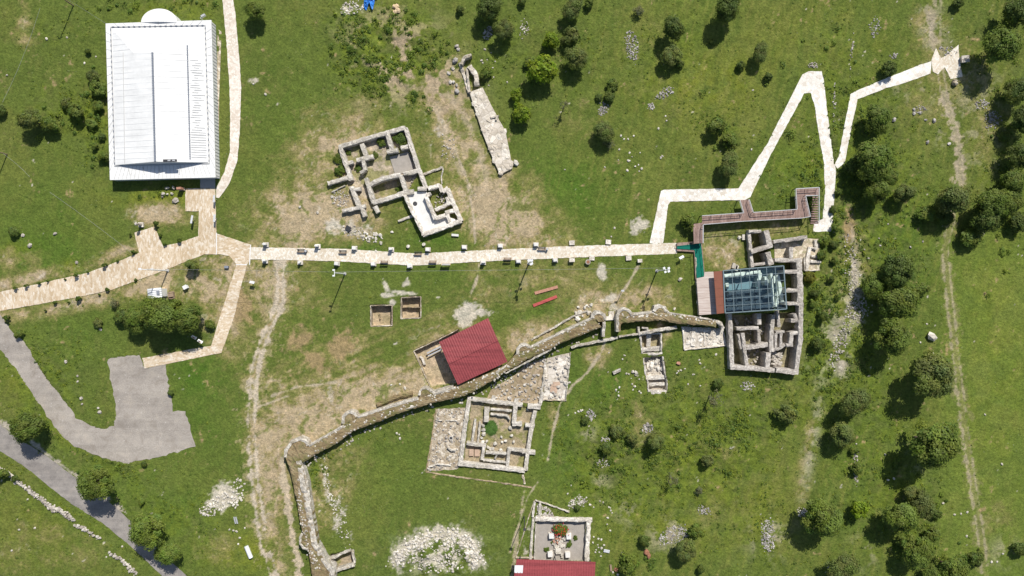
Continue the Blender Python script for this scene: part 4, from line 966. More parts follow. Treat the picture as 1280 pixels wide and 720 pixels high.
for (u0, v0, u1, v1, h) in [(.02,.12,.62,.10,.2),(.02,.92,.85,.90,-.1),(.08,.55,.62,.52,.0),(.08,.66,.6,.66,-.4),(.62,.12,.56,.45,.4),(.70,.22,.71,.42,.3),(.80,.15,.80,.9,.2),(.9,.2,.95,.85,-.2),(.06,.30,.06,.44,-.5),(.18,.60,.18,.9,-.7),(.32,.56,.32,.9,-.7),(.45,.56,.45,.9,-.7),(.58,.56,.58,.9,-.7),(.06,.80,.62,.79,-.6),(.14,.08,.14,.18,-.3),(.66,.70,.8,.62,.1)]:
    pts = []
    for u, v in ((u0, v0), (u1, v1)):
        p = bil(u, v, h); k = S * (1 - h / H); pts.append((640 + p.x / k, 360 - p.y / k))
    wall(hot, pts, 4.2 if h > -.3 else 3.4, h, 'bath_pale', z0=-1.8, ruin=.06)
b_ = MB()
for i in range(6):
    for j in range(4):
        if random.random() < .12: continue
        p = bil(.07 + .095 * i + random.uniform(-.01, .01), .58 + .105 * j, -.9); b_.box((p.x, p.y, -1.0 - .02 * ((i + j) % 3)), (random.uniform(.7, .95), random.uniform(.5, .75), .5), .07)
for i in range(7): p = bil(.06 + .085 * i, .17 + random.uniform(-.02, .02), -.9); b_.box((p.x, p.y, -1.1), (.5, .6, .5), .07)
for u, v in ((.72, .35), (.83, .3), (.88, .62), (.75, .6), (.92, .45), (.86, .8)): p = bil(u, v, -.6); b_.box((p.x, p.y, -.8), (.55, 1.3, .7), random.uniform(-.5, .2))
tag(b_.build('floor_block', M['bath_pale'], hot), kind='stuff')
DKH = 1.7
pf = thing('viewing_platform', 'weathered pale board platform beside the brown roof panel', 'platform', P(883, 366))
q_ = [P(x, y, DKH) for x, y in [(870.6, 348), (880, 346), (880.5, 340), (892, 339.5), (896, 392.3), (874, 393.8)]]
MB().prism([(p.x, p.y) for p in q_], DKH - .15, DKH + .01).build('deck', M['deck_pale'], pf)
for x, y in ((873, 350), (876, 391), (893, 390), (890, 342)): p = P(x, y, DKH); MB().box((p.x, p.y, DKH / 2 - .3), (.15, .15, DKH + .3)).build('support', M['wood'], pf)
BW_ = ZA([(30,240),(85,232),(85,190),(335,172),(312,97),(368,92),(392,170),(655,152),(648,28),(785,20),(785,66),(706,70),(732,195),(685,204),(335,222),(92,242),(90,354),(35,358)])
bw = thing('boardwalk', 'brown plank boardwalk with metal rails north of the baths', 'boardwalk', P(930, 272))
MB().prism([P(x, y, DKH)[:2] for x, y in BW_], DKH - .12, DKH).build('deck', M['deck'], bw)
b_ = MB()
RAILS = [[(85,190),(335,173),(312,97)],[(368,92),(392,170),(655,152),(648,28),(788,20),(788,228)],[(706,70),(735,195),(685,204),(335,223),(92,243),(92,354)],[(706,70),(782,68)]]
for pl in RAILS:
    w3 = [P(*q, DKH + 1.0) for q in ZA(pl)]
    for a, b in zip(w3[:-1], w3[1:]):
        bar(b_, a, b, .10, .07); d = (b - a).length; m = max(1, int(d / 1.8))
        bar(b_, a - Vector((0, 0, .5)), b - Vector((0, 0, .5)), .04, .04)
        for j in range(m + 1): q = a.lerp(b, j / m); b_.box((q.x, q.y, DKH + .5), (.06, .06, 1.0))
b_.build('rail', M['grey'], bw)
b_ = MB()
sx0 = ZA([(748, 80), (782, 80), (782, 235), (735, 235)])
for i in range(12):
    t = i / 11; a = Vector(sx0[0]).lerp(Vector(sx0[3]), t); b = Vector(sx0[1]).lerp(Vector(sx0[2]), t); hz = DKH * (1 - t) + .05
    bar(b_, P(*a, hz), P(*b, hz), .24, .05)
b_.build('stair_tread', M['deck'], bw)
b_ = MB(); 
for i in range(22):
    q = BW_[i % len(BW_)]; p = P(*q, DKH); b_.box((p.x * .999, p.y, DKH / 2 - .15), (.12, .12, DKH))
b_.build('support', M['wood'], bw)
gc = thing('green_carpet', 'L shaped emerald green carpeted walkway at the east end of the path', 'walkway', P(870, 320))
GP = [(846, 306), (877.8, 303.6), (880.5, 346), (871.5, 347.5), (868.3, 314.2), (846, 317)]
GP1 = ZA([(-66,372),(80,355),(98,560),(53,566),(40,395),(-66,388)])
MB().prism([P(x, y, .55)[:2] for x, y in GP1], .43, .55).build('carpet', M['green_carpet'], gc)
MB().prism([P(x, y, .4)[:2] for x, y in ZA([(-66,355),(30,345),(84,350),(102,560),(45,572),(36,408),(-66,402)])], .1, .42).build('frame', M['deck'], gc)
b_ = MB()
for pl in ([(-60,352),(78,346),(100,556)], [(-60,402),(38,404),(48,566)]):
    w3 = [P(*q, 1.3) for q in ZA(pl)]
    for a, b in zip(w3[:-1], w3[1:]):
        bar(b_, a, b, .05, .05); m = max(1, int((b - a).length / 1.8))
        for j in range(m + 1): q = a.lerp(b, j / m); b_.box((q.x, q.y, .75), (.05, .05, 1.1))
b_.build('rail', M['wood'], gc)
cs = thing('retaining_wall', 'dark shaded retaining wall under the west edge of the board platform', 'wall', P(871, 375)); wall(cs, [(869.5, 320), (871, 348), (873.6, 394)], 1.6, .5, 'wall_old')

# ------------------------------------------------------------------ red roofed shelters
def red_shelter(name, label, corners, h, ridge, mat, posts=True, seam=True):
    r0 = thing(name, label, 'shelter', Vector((*(P(*corners[0]).lerp(P(*corners[2]), .5))[:2], 0)))
    a, b, c, d = [P(*q, h) for q in corners]        # north-west, north-east, south-east, south-west
    mw, me_ = a.lerp(d, .5) + Vector((0, 0, ridge)), b.lerp(c, .5) + Vector((0, 0, ridge))
    b_ = MB(); dn = Vector((0, 0, -.12)); b_.add([a, b, c, d, mw, me_, a + dn, b + dn, c + dn, d + dn], [(0, 4, 5, 1), (4, 3, 2, 5), (6, 7, 8, 9), (0, 1, 7, 6), (1, 5, 2, 8, 7), (2, 3, 9, 8), (3, 4, 0, 6, 9)]); rf = b_.build('roof', M[mat], r0)
    b_ = MB(); n = int((b - a).length / .5)
    for i in range(n + 1):
        t = i / n
        for e0, e1 in ((a, mw), (mw, d)):
            f0 = {0: a, 1: mw}[0 if e0 is a else 1].lerp(b if e0 is a else me_, t); f1 = (mw if e0 is a else d).lerp(me_ if e0 is a else c, t); rib(b_, f0 + Vector((0, 0, .003)), f1 + Vector((0, 0, .003)), .06, .02)
    b_.build('roof_rib', M[mat], rf)
    b_ = MB(); bar(b_, mw, me_, .3, .04, .055); b_.build('ridge_cap', M[mat], rf)
    if posts:
        for u in (.05, .5, .95):
            for v in (.06, .94): p = a.lerp(b, u).lerp(d.lerp(c, u), v); MB().box((p.x, p.y, h / 2 - .7), (.14, .14, h + 1.2)).build('post', M['dark'], r0)
    return r0, (a, b, c, d)
rs, _ = red_shelter('red_shelter', 'red metal shelter roof over an excavation pit beside the fortress wall', Z8([(196,190),(440,70),(537,289),(290,403)]), 2.4, .35, 'red_roof')
pw = thing('pit_lining', 'pale timber edging around the excavation pit under the red roof', 'kerb', P(535, 460))
for pts in ([(68,236),(108,322),(148,410)], [(68,236),(130,206),(196,176),(290,128)]): wall(pw, Z8(pts), 1.5, .12, 'court', 'edge', z0=-1.3, ruin=.03, jit=.03)
b_ = MB(); a, b = P(*Z8([(135, 246)])[0], -.4), P(*Z8([(205, 212)])[0], -.4); bar(b_, a, b, .25, .25); bar(b_, a + Vector((.2, -.5, 0)), b + Vector((.2, -.5, 0)), .2, .2)
tag(b_.build('grey_beams', M['grey']), 'pair of grey beams lying across the pit beside the red roof', 'beam')
wz = thing('pit_wall', 'crooked low stone wall at the bottom of the red shelter pit', 'ruin', P(527, 451, -1)); wall(wz, Z8([(100,262),(112,275),(122,305)]), 3, -.6, 'wall', z0=-1.2)
rs2, cc = red_shelter('red_shelter', 'red metal shelter roof with one pale sheet, at the bottom edge of the photo', [(646, 699), (744.3, 702.6), (741, 752), (638, 748)], 2.6, .25, 'red_roof2')
b_ = MB(); q_ = [P(x, y, 2.78) for x, y in ZK([(20,641),(84,641),(80,698),(17,697)])]; b_.hexa([p - Vector((0, 0, .1)) for p in q_[::-1]], q_[::-1]); b_.build('pale_sheet', M['white_metal'], rs2)

# ------------------------------------------------------------------ chapel ruin with four white pedestals
cp = thing('ruined_chapel', 'walled chapel ruin with gravel floor, north of the lower red roof', 'ruin', P(701, 668))
for pts, wd, h in [([(176,292),(300,296),(410,298),(602,302)],34,.45),([(578,300),(572,420),(562,610)],34,.45),([(160,290),(150,420),(138,600)],20,.4),([(180,330),(172,460),(168,610)],10,.1),([(170,165),(156,280)],18,.4),([(212,168),(206,285)],22,.5)]: wall(cp, ZK(pts), wd / 6, h, 'wall_white' if wd > 30 else 'wall', z0=-.9, ruin=.06)
floor(cp, ZK([(182,310),(555,314),(545,612),(172,612)]), -.62, 'gravelfloor', 'gravel_floor', .3)
b_ = MB(); rubble(b_, ZK([(190,180),(290,220),(320,285),(170,285)]), 60, .2, .7, .0); tag(b_.build('rubble', M['rock'], cp), kind='stuff')
wall(cp, ZK([(168,152),(100,360),(30,585)]), 1.3, .12, 'court', 'kerb', z0=-.5, ruin=.04); wall(cp, ZK([(30,580),(160,585)]), 2, .15, 'court', 'kerb')
wall(cp, ZK([(175,152),(300,195),(430,240)]), 1.5, .35, 'wall_old', 'outer_wall')
for i, (x, y) in enumerate([(295,420),(425,425),(286,558),(418,562)]):
    p = P(*ZK([(x, y)])[0], 0); t = thing('stone_pedestal', ['north west', 'north east', 'south west', 'south east'][i] + ' square white pedestal on the chapel floor', 'pedestal', (p.x, p.y, -.62), 'pedestals on the chapel floor')
    MB().box((p.x, p.y, -.5), (1.05, 1.05, .24), .05).build('plinth', M['wall_white'], t); MB().box((p.x, p.y, -.1), (.86, .86, .62), .05).build('block', M['terrace'], t)
b_ = MB()
for i in range(34):
    x = 360 + random.gauss(0, 22); y = 490 + random.gauss(0, 34); p = P(*ZK([(x, y)])[0]); s = random.uniform(.3, .6); b_.box((p.x, p.y, -.45 + random.random() * .15), (s, s * .6, .25), random.random() * 3)
p = P(*ZK([(348, 535)])[0]); b_.box((p.x, p.y, -.3), (1.0, 1.1, .5), .05)
tag(b_.build('broken_marble', M['rock_white']), 'pile of broken white marble between the four chapel pedestals', 'stones')
b_ = MB()
for i in range(10): p = P(*ZK([(350 + random.gauss(0, 20), 480 + random.gauss(0, 40))])[0]); b_.box((p.x, p.y, -.42), (.5, .3, .2), random.random() * 3)
tag(b_.build('broken_tile', M['tile_old']), 'rust red tile fragments mixed into the broken marble of the chapel', 'tiles')

# ------------------------------------------------------------------ long rock cut strip (north)
sp = thing('stone_foundation', 'long pale rough stone foundation strip north east of the basilica ruin', 'ruin', P(620, 165))
def bumpy(poly, h, mat, name, parent, stepm=.55, amp=.16):
    w_ = [P(x, y, h) for x, y in poly]; xs = [p.x for p in w_]; ys = [p.y for p in w_]
    MB().prism([(p.x, p.y) for p in w_], -.5, h - .02).build(name, M[mat], parent)
    b_ = MB()
    pl = [(p.x, p.y) for p in w_]
    for i in range(int((max(xs) - min(xs)) * (max(ys) - min(ys)) * 1.1)):
        x, y = random.uniform(min(xs), max(xs)), random.uniform(min(ys), max(ys))
        if inpoly(np.array([x]), np.array([y]), pl)[0]: b_.rock((x, y, h - .05), random.uniform(.25, .8), random.uniform(.2, .6), amp * random.uniform(.4, 1.3))
    tag(b_.build('surface_stone', M[mat], parent), kind='stuff')
bumpy(STRIP, .55, 'strip', 'body', sp)
wall(sp, zm([(880,440),(905,435),(900,450)], 320, 0, 3), 3, .9, 'strip', 'stub'); wall(sp, zm([(770,240),(780,215),(808,205)], 320, 0, 3), 4, 1.3, 'wall_old', 'stub'); wall(sp, zm([(790,255),(800,345)], 320, 0, 3), 3, .8, 'strip', 'stub')
wall(sp, zm([(800,245),(825,280),(828,318)], 320, 0, 3), 6, 1.2, 'strip', 'stub'); wall(sp, zm([(765,235),(780,280),(800,350)], 320, 0, 3), 4, .4, 'strip', 'stub')
# linings of the two square test pits
for nm, pl in (('left', [(463,382),(490,381.5),(490,407),(463.5,408)]), ('right', [(501.5,372),(526,371),(526,397.5),(501,398.5)])):
    c = P(sum(p[0] for p in pl) / 4, sum(p[1] for p in pl) / 4)
    t = thing('square_pit', {'left': 'lower of two square earth pits in the lawn, on the left', 'right': 'upper of two square earth pits in the lawn, divided by a ridge'}[nm], 'pit', c, 'square pits south of the main path')
    for i in range(4): wall(t, [pl[i], pl[(i + 1) % 4]], 1.5, .08, 'court', 'edge', z0=-1.6, ruin=.03, jit=.03)
    if nm == 'right': wall(t, [(503,384.5),(525,384)], 1.3, -.5, 'earthfloor', 'ridge', z0=-1.6)
    else: wall(t, [(474,392),(475,399)], 1.4, -.9, 'earthfloor', 'ridge', z0=-1.6)
# ------------------------------------------------------------------ foliage
def quads_mesh(name, cen, nrm, size, tint, mat, asp=.7, rng=rngn):
    """one mesh of small leaf faces (two triangles bent along the middle would cost twice: flat quads)"""
    n = len(cen); ref = rng.normal(size=(n, 3)); t = np.cross(nrm, ref); t /= np.linalg.norm(t, axis=1, keepdims=True) + 1e-9
    b = np.cross(nrm, t); b /= np.linalg.norm(b, axis=1, keepdims=True) + 1e-9
    s = size[:, None]; co = np.empty((n, 4, 3), np.float32)
    co[:, 0] = cen - t * s; co[:, 1] = cen - b * s * asp; co[:, 2] = cen + t * s; co[:, 3] = cen + b * s * asp
    me = bpy.data.meshes.new(name); me.vertices.add(n * 4); me.vertices.foreach_set('co', co.ravel())
    me.loops.add(n * 4); me.loops.foreach_set('vertex_index', np.arange(n * 4, dtype=np.int32)); me.polygons.add(n)
    me.polygons.foreach_set('loop_start', np.arange(n, dtype=np.int32) * 4); me.polygons.foreach_set('loop_total', np.full(n, 4, np.int32))
    ca = me.color_attributes.new('tint', 'FLOAT_COLOR', 'POINT'); rg = np.ones((n, 4, 4), np.float32); rg[:, :, :3] = tint[:, None, :]; ca.data.foreach_set('color', rg.ravel())
    me.materials.append(mat); me.update(calc_edges=True); return me
def crown_mesh(name, mat, seed, clumps=46, per=95, leaf=.075, flat=.8, spiky=0.0, core=.58, open_=0.0):
    """crown of unit radius centred on the origin: leaf clumps on an uneven shell"""
    r = np.random.default_rng(seed); C_, N_, T_, Z_ = [], [], [], []
    lob = [(r.normal(size=3), r.uniform(.15, .62)) for _ in range(6)]
    for i in range(clumps):
        d = r.normal(size=3); d /= np.linalg.norm(d); d[2] = abs(d[2]) * 1.0 if r.random() < .72 else d[2]
        k = core + (1 - core) * r.random() ** .6
        for l, a in lob: l_ = l / np.linalg.norm(l); k += a * max(0, d @ l_ - .55) - .05
        c = d * k * np.array((.86, .86, flat)); cr = r.uniform(.17, .33) * (1 - .4 * open_)
        m = int(per * (cr / .25) ** 2)
        q = r.normal(size=(m, 3)); q /= np.linalg.norm(q, axis=1, keepdims=True); rad = cr * r.uniform(.45, 1.05, m)[:, None]
        q[:, 2] = np.where(r.random(m) < .65, np.abs(q[:, 2]), q[:, 2])
        C_.append(c + q * rad * np.array((1, 1, .8)) + (r.normal(size=(m, 3)) * spiky)); nn = q * .8 + d * .5 + np.array((0, 0, .55)) + r.normal(size=(m, 3)) * .42
        N_.append(nn / np.linalg.norm(nn, axis=1, keepdims=True)); v = r.uniform(.8, 1.2) + r.normal(size=m) * .16; T_.append(np.clip(np.stack([v * r.uniform(.9, 1.15), v, v * r.uniform(.75, 1.15)], -1), .3, 1.7)); Z_.append(leaf * r.uniform(.6, 1.25, m))
    return quads_mesh(name, np.concatenate(C_), np.concatenate(N_), np.concatenate(Z_), np.concatenate(T_), mat)
def trunk_mb(seed, hc, r0=.07):
    r = random.Random(seed); b_ = MB(); b_.tube([(0, 0, -.06), (.02, .01, hc * .5), (.0, .03, hc * 1.05)], r0, 7, r0 * .5)
    for i in range(6):
        a = i * 1.05 + r.random(); e = r.uniform(.45, .7); z = hc * r.uniform(.55, .95)
        b_.tube([(0, 0, z), (math.cos(a) * e * .5, math.sin(a) * e * .5, z + .22), (math.cos(a) * e, math.sin(a) * e, z + .45)], r0 * .45, 5, r0 * .12)
    return b_
PROTO = {}
def proto(kind):
    """a tree of unit crown radius per kind, three shapes of each"""
    spec = {'tree': ('deciduous_tree', 'leaf_tree', 78, 135, .047, .82, .0, .58, 1.05), 'dark': ('deciduous_tree', 'leaf_dark', 78, 135, .047, .82, .0, .58, 1.05), 'bright': ('bush', 'leaf_bright', 40, 80, .085, .75, .06, .4, .75),
            'olive': ('deciduous_tree', 'leaf_olive', 72, 130, .047, .8, .01, .58, .95), 'green': ('bush', 'leaf_tree', 40, 80, .085, .7, .03, .45, .6), 'grey': ('bush', 'leaf_grey', 36, 40, .06, .7, .06, .5, .6),
            'oliveb': ('bush', 'leaf_olive', 40, 75, .085, .65, .03, .45, .55), 'darkb': ('bush', 'leaf_dark', 40, 80, .085, .75, .03, .45, .65), 'yellow': ('bush', 'leaf_yellow', 36, 70, .085, .7, .04, .45, .55),
            'thin': ('sapling', 'leaf_grey', 24, 26, .06, 1.3, .05, .45, 1.6), 'shrub': ('clipped_shrub', 'leaf_shrub', 16, 60, .13, 1.15, .0, .5, 1.0), 'vine': ('bush', 'leaf_shrub', 26, 60, .11, .6, .03, .45, .5)}[kind]
    if kind not in PROTO:
        PROTO[kind] = ([crown_mesh('crown', M[spec[1]], hash_(kind) + s, *spec[2:8], open_=.5 if kind in ('thin', 'grey') else 0) for s in range(5)], trunk_mb(hash_(kind), spec[8]), spec, [None])
        tm = PROTO[kind][1].build('trunk', M['bark']); PROTO[kind][3][0] = tm.data; bpy.data.objects.remove(tm)
    return PROTO[kind]
def hash_(s): return sum(ord(c) * (i + 3) for i, c in enumerate(s))
def plant(kind, x, y, r, label, group=None, cat=None):
    cm, _, spec, tm = proto(kind); Rm = r * S * (1.06 if kind in ('tree', 'dark', 'olive') else 1.0); hc = spec[8] * Rm
    base = P(x, y, hc); base.z = gz(base.x, base.y) - .03
    t = thing(spec[0], label, cat or {'deciduous_tree': 'tree', 'clipped_shrub': 'shrub', 'bush': 'bush', 'sapling': 'tree'}[spec[0]], base, group)
    t.rotation_euler.z = random.random() * 6.28; t.scale = (Rm * random.uniform(.92, 1.1), Rm * random.uniform(.82, 1.1), Rm * random.uniform(.85, 1.1))
    c = bpy.data.objects.new('crown', random.choice(cm)); COL.objects.link(c); c.parent = t; c.location = (0, 0, spec[8])
    k = bpy.data.objects.new('trunk', tm[0]); COL.objects.link(k); k.parent = t
    return t
G_E, G_N, G_B, G_W, G_S = 'trees on the eastern slope', 'bushes on the northern slope', 'bushes beside the white hall', 'roadside trees', 'bushes on the southern slope'
TREES = [
 # beside the white hall and west
 ('olive',38,151,16,'round grey olive bush, larger of the pair in the grass west of the white hall',G_B),('green',63,156,14,'green bush touching the grey olive bush west of the white hall',G_B),('darkb',1,137,9,'dark bush cut by the left edge west of the white hall',G_B),
 ('olive',116,95,9,'grey olive bush near the white hall wall, uppermost along that wall',G_B),('green',122,111,12,'broad bright bush against the white hall west wall, just below the grey olive one',G_B),('green',123,133,9,'green bush half way along the west wall of the white hall',G_B),
 ('green',113,155,8,'low green bush a little away from the lower west wall of the white hall',G_B),('darkb',128,171,6,'small dark bush close to the white hall, below the low green one',G_B),('green',119,184,6,'small pale bush by the lower west corner of the white hall',G_B),('green',130,196,9,'rounded bush nearest the lower west corner of the white hall',G_B),
 ('green',97,140,13,'spreading pale green bush between the olive pair and the white hall',G_B),('oliveb',82,129,9,'flat pale bush above and right of the olive pair in the west meadow',G_B),('darkb',110,64,5,'tiny dark bush in the grass by the upper west wall of the white hall',G_B),
 ('darkb',16,289,9,'lone dark bush on the lush meadow above the tan path',None),('oliveb',122,404,7,'small bush in the grass island left of the kiosk trees',None),('grey',143,379,8,'grey brown leafless bush left of the kiosk',None),
 ('tree',171,398,14,'leftmost large crown of the tree clump below the kiosk','tree clump below the kiosk'),('tree',204,397,20,'widest middle crown of the tree clump below the kiosk','tree clump below the kiosk'),('tree',235,400,18,'rightmost crown of the tree clump below the kiosk','tree clump below the kiosk'),('darkb',153,396,11,'small dark crown at the left end of the tree clump below the kiosk','tree clump below the kiosk'),('green',219,383,12,'rounded crown at the back of the tree clump beside the kiosk','tree clump below the kiosk'),
 ('olive',241,331,9,'single small round tree on dry grass inside the path bend',None),('green',263,405,8,'low green bush between the kiosk trees and the lane path',None),('green',24,418,7,'low bright bush at the edge of the gravel lane',None),
 ('tree',36,532,21,'round tree at the roadside, uppermost of four along the asphalt road',G_W),('tree',118,602,20,'round tree at the roadside, second of four going down the asphalt road',G_W),('tree',182,659,21,'round tree at the roadside, third of four going down the asphalt road',G_W),('tree',212,692,15,'smallest of four roadside trees, at the lower end of the asphalt road',G_W),
 ('green',3,592,10,'green bush on the left edge by the old field wall',None),('darkb',19,598,5,'tiny bush growing out of the old field wall',None),('darkb',213,491,5,'tiny dark bush on the right edge of the car park',None),('green',177,627,6,'small bush in rough grass between road trees and car park',None),('darkb',180,580,5,'dark tuft under the lower edge of the car park',None),
 # top middle
 ('tree',320,14,13,'lone round tree at the top edge right of the museum path',None),('dark',611,10,17,'large dark tree at the top edge above the stone foundation',G_N),('olive',631,38,15,'soft olive tree just below the large dark top edge tree',G_N),('green',608,91,10,'leafy green bush beside the upper end of the stone foundation',G_N),('darkb',575,12,6,'small bush at the top edge near the scrub heap',G_N),
 ('bright',652,143,15,'brightest yellow green bush, beside the stone foundation',G_N),('bright',645,119,9,'small yellow green bush above the brightest one',G_N),('bright',689,50,12,'spiky yellow green bush near the top, above the largest spiky one',G_N),('bright',679,87,21,'largest spiky yellow green bush on the northern slope',G_N),('green',662,77,9,'small bush behind the largest spiky yellow green bush',G_N),
 ('oliveb',714,46,15,'flat olive scrub right of the spiky top bush',G_N),('olive',722,72,17,'olive tree casting a long shadow right of the largest spiky bush',G_N),('olive',715,12,15,'olive tree at the top edge, middle of the northern slope',G_N),('darkb',652,2,7,'dark bush cut by the top edge beside the large dark tree',G_N),('green',736,3,8,'green bush cut by the top edge, right of the olive tree',G_N),
 ('grey',798,14,10,'thin grey bush near the top edge of the northern slope',G_N),('dark',841,36,15,'dark tree near the top with deep shadow, left of the top edge tree',G_N),('olive',838,69,14,'olive tree directly below the dark tree near the top',G_N),('darkb',849,80,7,'small bush touching the olive tree near the top',G_N),('green',766,108,10,'pale loose bush half way down the northern slope',G_N),('darkb',762,121,9,'dark bush under the pale loose one on the northern slope',G_N),('darkb',749,122,6,'tiny dark bush left of the loose pair on the northern slope',G_N),
 ('thin',705,133,9,'spindly bare sapling with a long shadow on the northern slope',G_N),('olive',754,163,14,'round olive tree in the middle of the northern slope beside a grey bush',G_N),('grey',761,179,9,'grey bush touching the round olive tree on the northern slope',G_N),('dark',907,13,18,'dark tree cut by the top edge, upper centre right',G_N),('olive',950,68,12,'soft olive tree alone on the upper slope left of the zigzag path',G_N),('darkb',926,82,7,'small dark bush left of the soft olive tree',G_N),
 ('green',895,158,15,'wide green bush left of the zigzag path',G_N),('green',913,176,13,'green bush with deep shadow below the wide one, left of the zigzag path',G_N),('olive',912,207,15,'olive tree shading the bend of the white path',G_N),('darkb',961,96,7,'dark bush at the edge of the slope left of the zigzag apex',G_N),('darkb',891,52,6,'tiny bush below the dark top edge tree',G_N),
 # north east
 ('tree',1252,61,26,'large round tree right of the path end terrace',G_E),('dark',1275,14,22,'dark tree filling the top right corner',G_E),('darkb',1196,4,8,'dark bush at the top edge above the path end terrace',G_E),('darkb',1110,87,11,'low dark bush against the upper side of the hill path',G_E),('tree',1098,146,18,'tree below the hill path, uppermost of the group beside the zigzag',G_E),
 ('tree',1092,198,24,'largest tree of the group right of the zigzag foot',G_E),('darkb',1070,207,15,'dark tree at the foot of the zigzag beside the path fork',G_E),('tree',1111,222,14,'medium tree below the largest one right of the zigzag',G_E),('tree',1098,238,16,'rounded tree at the lower left of the zigzag group',G_E),('olive',1130,242,15,'olive tree at the lower right of the zigzag group',G_E),
 ('dark',1276,112,20,'dark tree on the right edge, below the large round tree',G_E),('dark',1279,150,18,'dark tree on the right edge, second below the large round tree',G_E),('green',1255,170,9,'small bright bush left of the right edge trees',G_E),('dark',1276,195,18,'dark tree on the right edge, third below the large round tree',G_E),('tree',1266,226,17,'green tree near the right edge, beside the dark trees',G_E),
 ('olive',1192,249,23,'wide olive tree standing over the dirt track',G_E),('green',1158,268,13,'bright round bush left of the wide olive track tree',G_E),('tree',1240,254,22,'tall tree in the right edge grove, left front',G_E),('tree',1263,252,18,'tall tree in the right edge grove, middle',G_E),('dark',1232,275,18,'dark tree in the right edge grove, lower left',G_E),('green',1213,296,16,'bright rounded tree at the lower tip of the right edge grove',G_E),('darkb',1273,280,14,'dark tree in the right edge grove, touching the edge',G_E),('darkb',1180,272,12,'dark bush beneath the wide olive track tree',G_E),
 # mid east
 ('dark',1118,340,22,'dark ragged tree at the top of the mid slope clump',G_E),('tree',1096,357,18,'rounded tree at the left of the mid slope clump',G_E),('tree',1125,377,25,'largest round tree of the mid slope clump',G_E),('green',1148,362,13,'small tree at the right of the mid slope clump',G_E),('tree',1114,425,22,'separate round tree below the mid slope clump',G_E),('olive',1165,468,29,'large wide tree right of centre on the east slope',G_E),
 ('yellow',1012,347,9,'yellow green bush against the east wall of the baths',None),('oliveb',983,518,15,'olive round tree below the baths with a shadow to its left',G_E),('olive',1068,500,19,'olive tree, upper of two touching trees on the lower slope',G_E),('olive',1053,544,17,'olive tree, lower of two touching trees on the lower slope',G_E),('green',1071,585,11,'bush on the old field line above the bright bush',G_E),('green',1068,562,7,'small bush at the top of the old field line',G_E),
 ('tree',1166,555,33,'largest tree of all, beside the dirt track',G_E),('green',1122,577,8,'small bush in the shadow of the largest tree',G_E),('tree',1029,650,23,'round dense tree standing alone on the lower slope',G_E),('bright',1073,636,13,'bright tall bush at the lower end of the old field line',G_E),('tree',1128,645,20,'round tree at the upper left of the bottom clump',G_E),('olive',1152,631,18,'grey olive tree at the upper right of the bottom clump',G_E),('darkb',1168,642,9,'brownish dark bush at the right of the bottom clump',G_E),
 ('tree',1143,692,20,'round tree in the middle of the bottom clump',G_E),('green',1126,675,10,'small round tree at the left of the bottom clump',G_E),('green',1165,667,13,'pale bush in the centre right of the bottom clump',G_E),('tree',1191,711,21,'large tree at the bottom edge beside the dirt track',G_E),('darkb',1220,698,12,'low dark bush touching the dirt track at the bottom',G_E),('olive',1051,711,20,'olive tree on the bottom edge left of the bottom clump',G_E),('darkb',1276,686,11,'dark tree on the right edge near the bottom',G_E),('olive',1140,618,12,'olive bush topping the bottom clump',G_E),('tree',1172,722,16,'tree cut by the bottom edge in the bottom clump',G_E),
 # south
 ('thin',893,499,14,'ghostly thin sapling below the baths with a dark shadow',G_S),('olive',820,550,13,'pale loose tree on the rough southern slope',G_S),('thin',842,600,11,'thin sapling with a long shadow on the southern slope',G_S),('grey',873,613,7,'tiny grey bush on the southern slope',G_S),('green',868,664,12,'bushy green tree near the bottom, beside the grey scree patch',G_S),('olive',856,689,15,'round pale tree near the bottom edge with a deep shadow',G_S),('darkb',806,676,9,'dark bush beside the rusty clay lump',G_S),('darkb',876,711,7,'small dark bush on the bottom edge, right of the round pale tree',G_S),
 ('oliveb',770,538,12,'low spreading scrub in the rough grass, nearest the church ruin',G_S),('darkb',757,560,9,'dark low scrub below the spreading one',G_S),('oliveb',790,548,10,'olive scrub right of the spreading one',G_S),('green',787,705,14,'leafy green scrub on the bottom edge beside the chapel',G_S),('darkb',897,478,8,'dark scrub below the lower corner of the baths court',G_S),('darkb',731,526,6,'tiny scrub near the small stone scatter',G_S),('oliveb',884,575,10,'low olive scrub in the middle of the rough slope',G_S),('darkb',722,635,5,'dark tuft by the chapel north wall',G_S),
 ('green',861,276,12,'round soft green tree beside the boardwalk corner',None),
 ('green',1030,300,8,'bush in the hedge east of the baths, near the path foot','hedge bushes east of the baths'),('green',1027,318,9,'bush in the hedge east of the baths, beside the outer steps','hedge bushes east of the baths'),('darkb',1043,306,7,'dark bush in the hedge below the white path end','hedge bushes east of the baths'),('darkb',1041,262,6,'narrow dark bush right of the lower white path','hedge bushes east of the baths'),('green',1044,285,7,'narrow green bush right of the white path end','hedge bushes east of the baths'),('darkb',1048,240,6,'narrow dark bush right of the white path, uppermost','hedge bushes east of the baths'),
 ('darkb',1018,367,7,'dark bush by the baths east wall below the yellow one','hedge bushes east of the baths'),('green',1015,380,7,'green bush by the lower baths east wall','hedge bushes east of the baths'),('darkb',1038,350,6,'dark bush on the scree right of the yellow bush','hedge bushes east of the baths'),('green',1048,370,6,'green bush on the scree, lower right of the yellow one','hedge bushes east of the baths'),('darkb',1028,395,9,'dark bush on the rough slope right of the baths corner','hedge bushes east of the baths'),('darkb',1022,430,11,'dark scrub on the rough slope below the scree','hedge bushes east of the baths'),('green',1043,325,6,'green tuft on the upper scree','hedge bushes east of the baths'),
]
for k_, x, y, r, lb, g in TREES: plant(k_, x, y, r * (1.12 if g in (G_W, 'tree clump below the kiosk') else 1), lb, g)
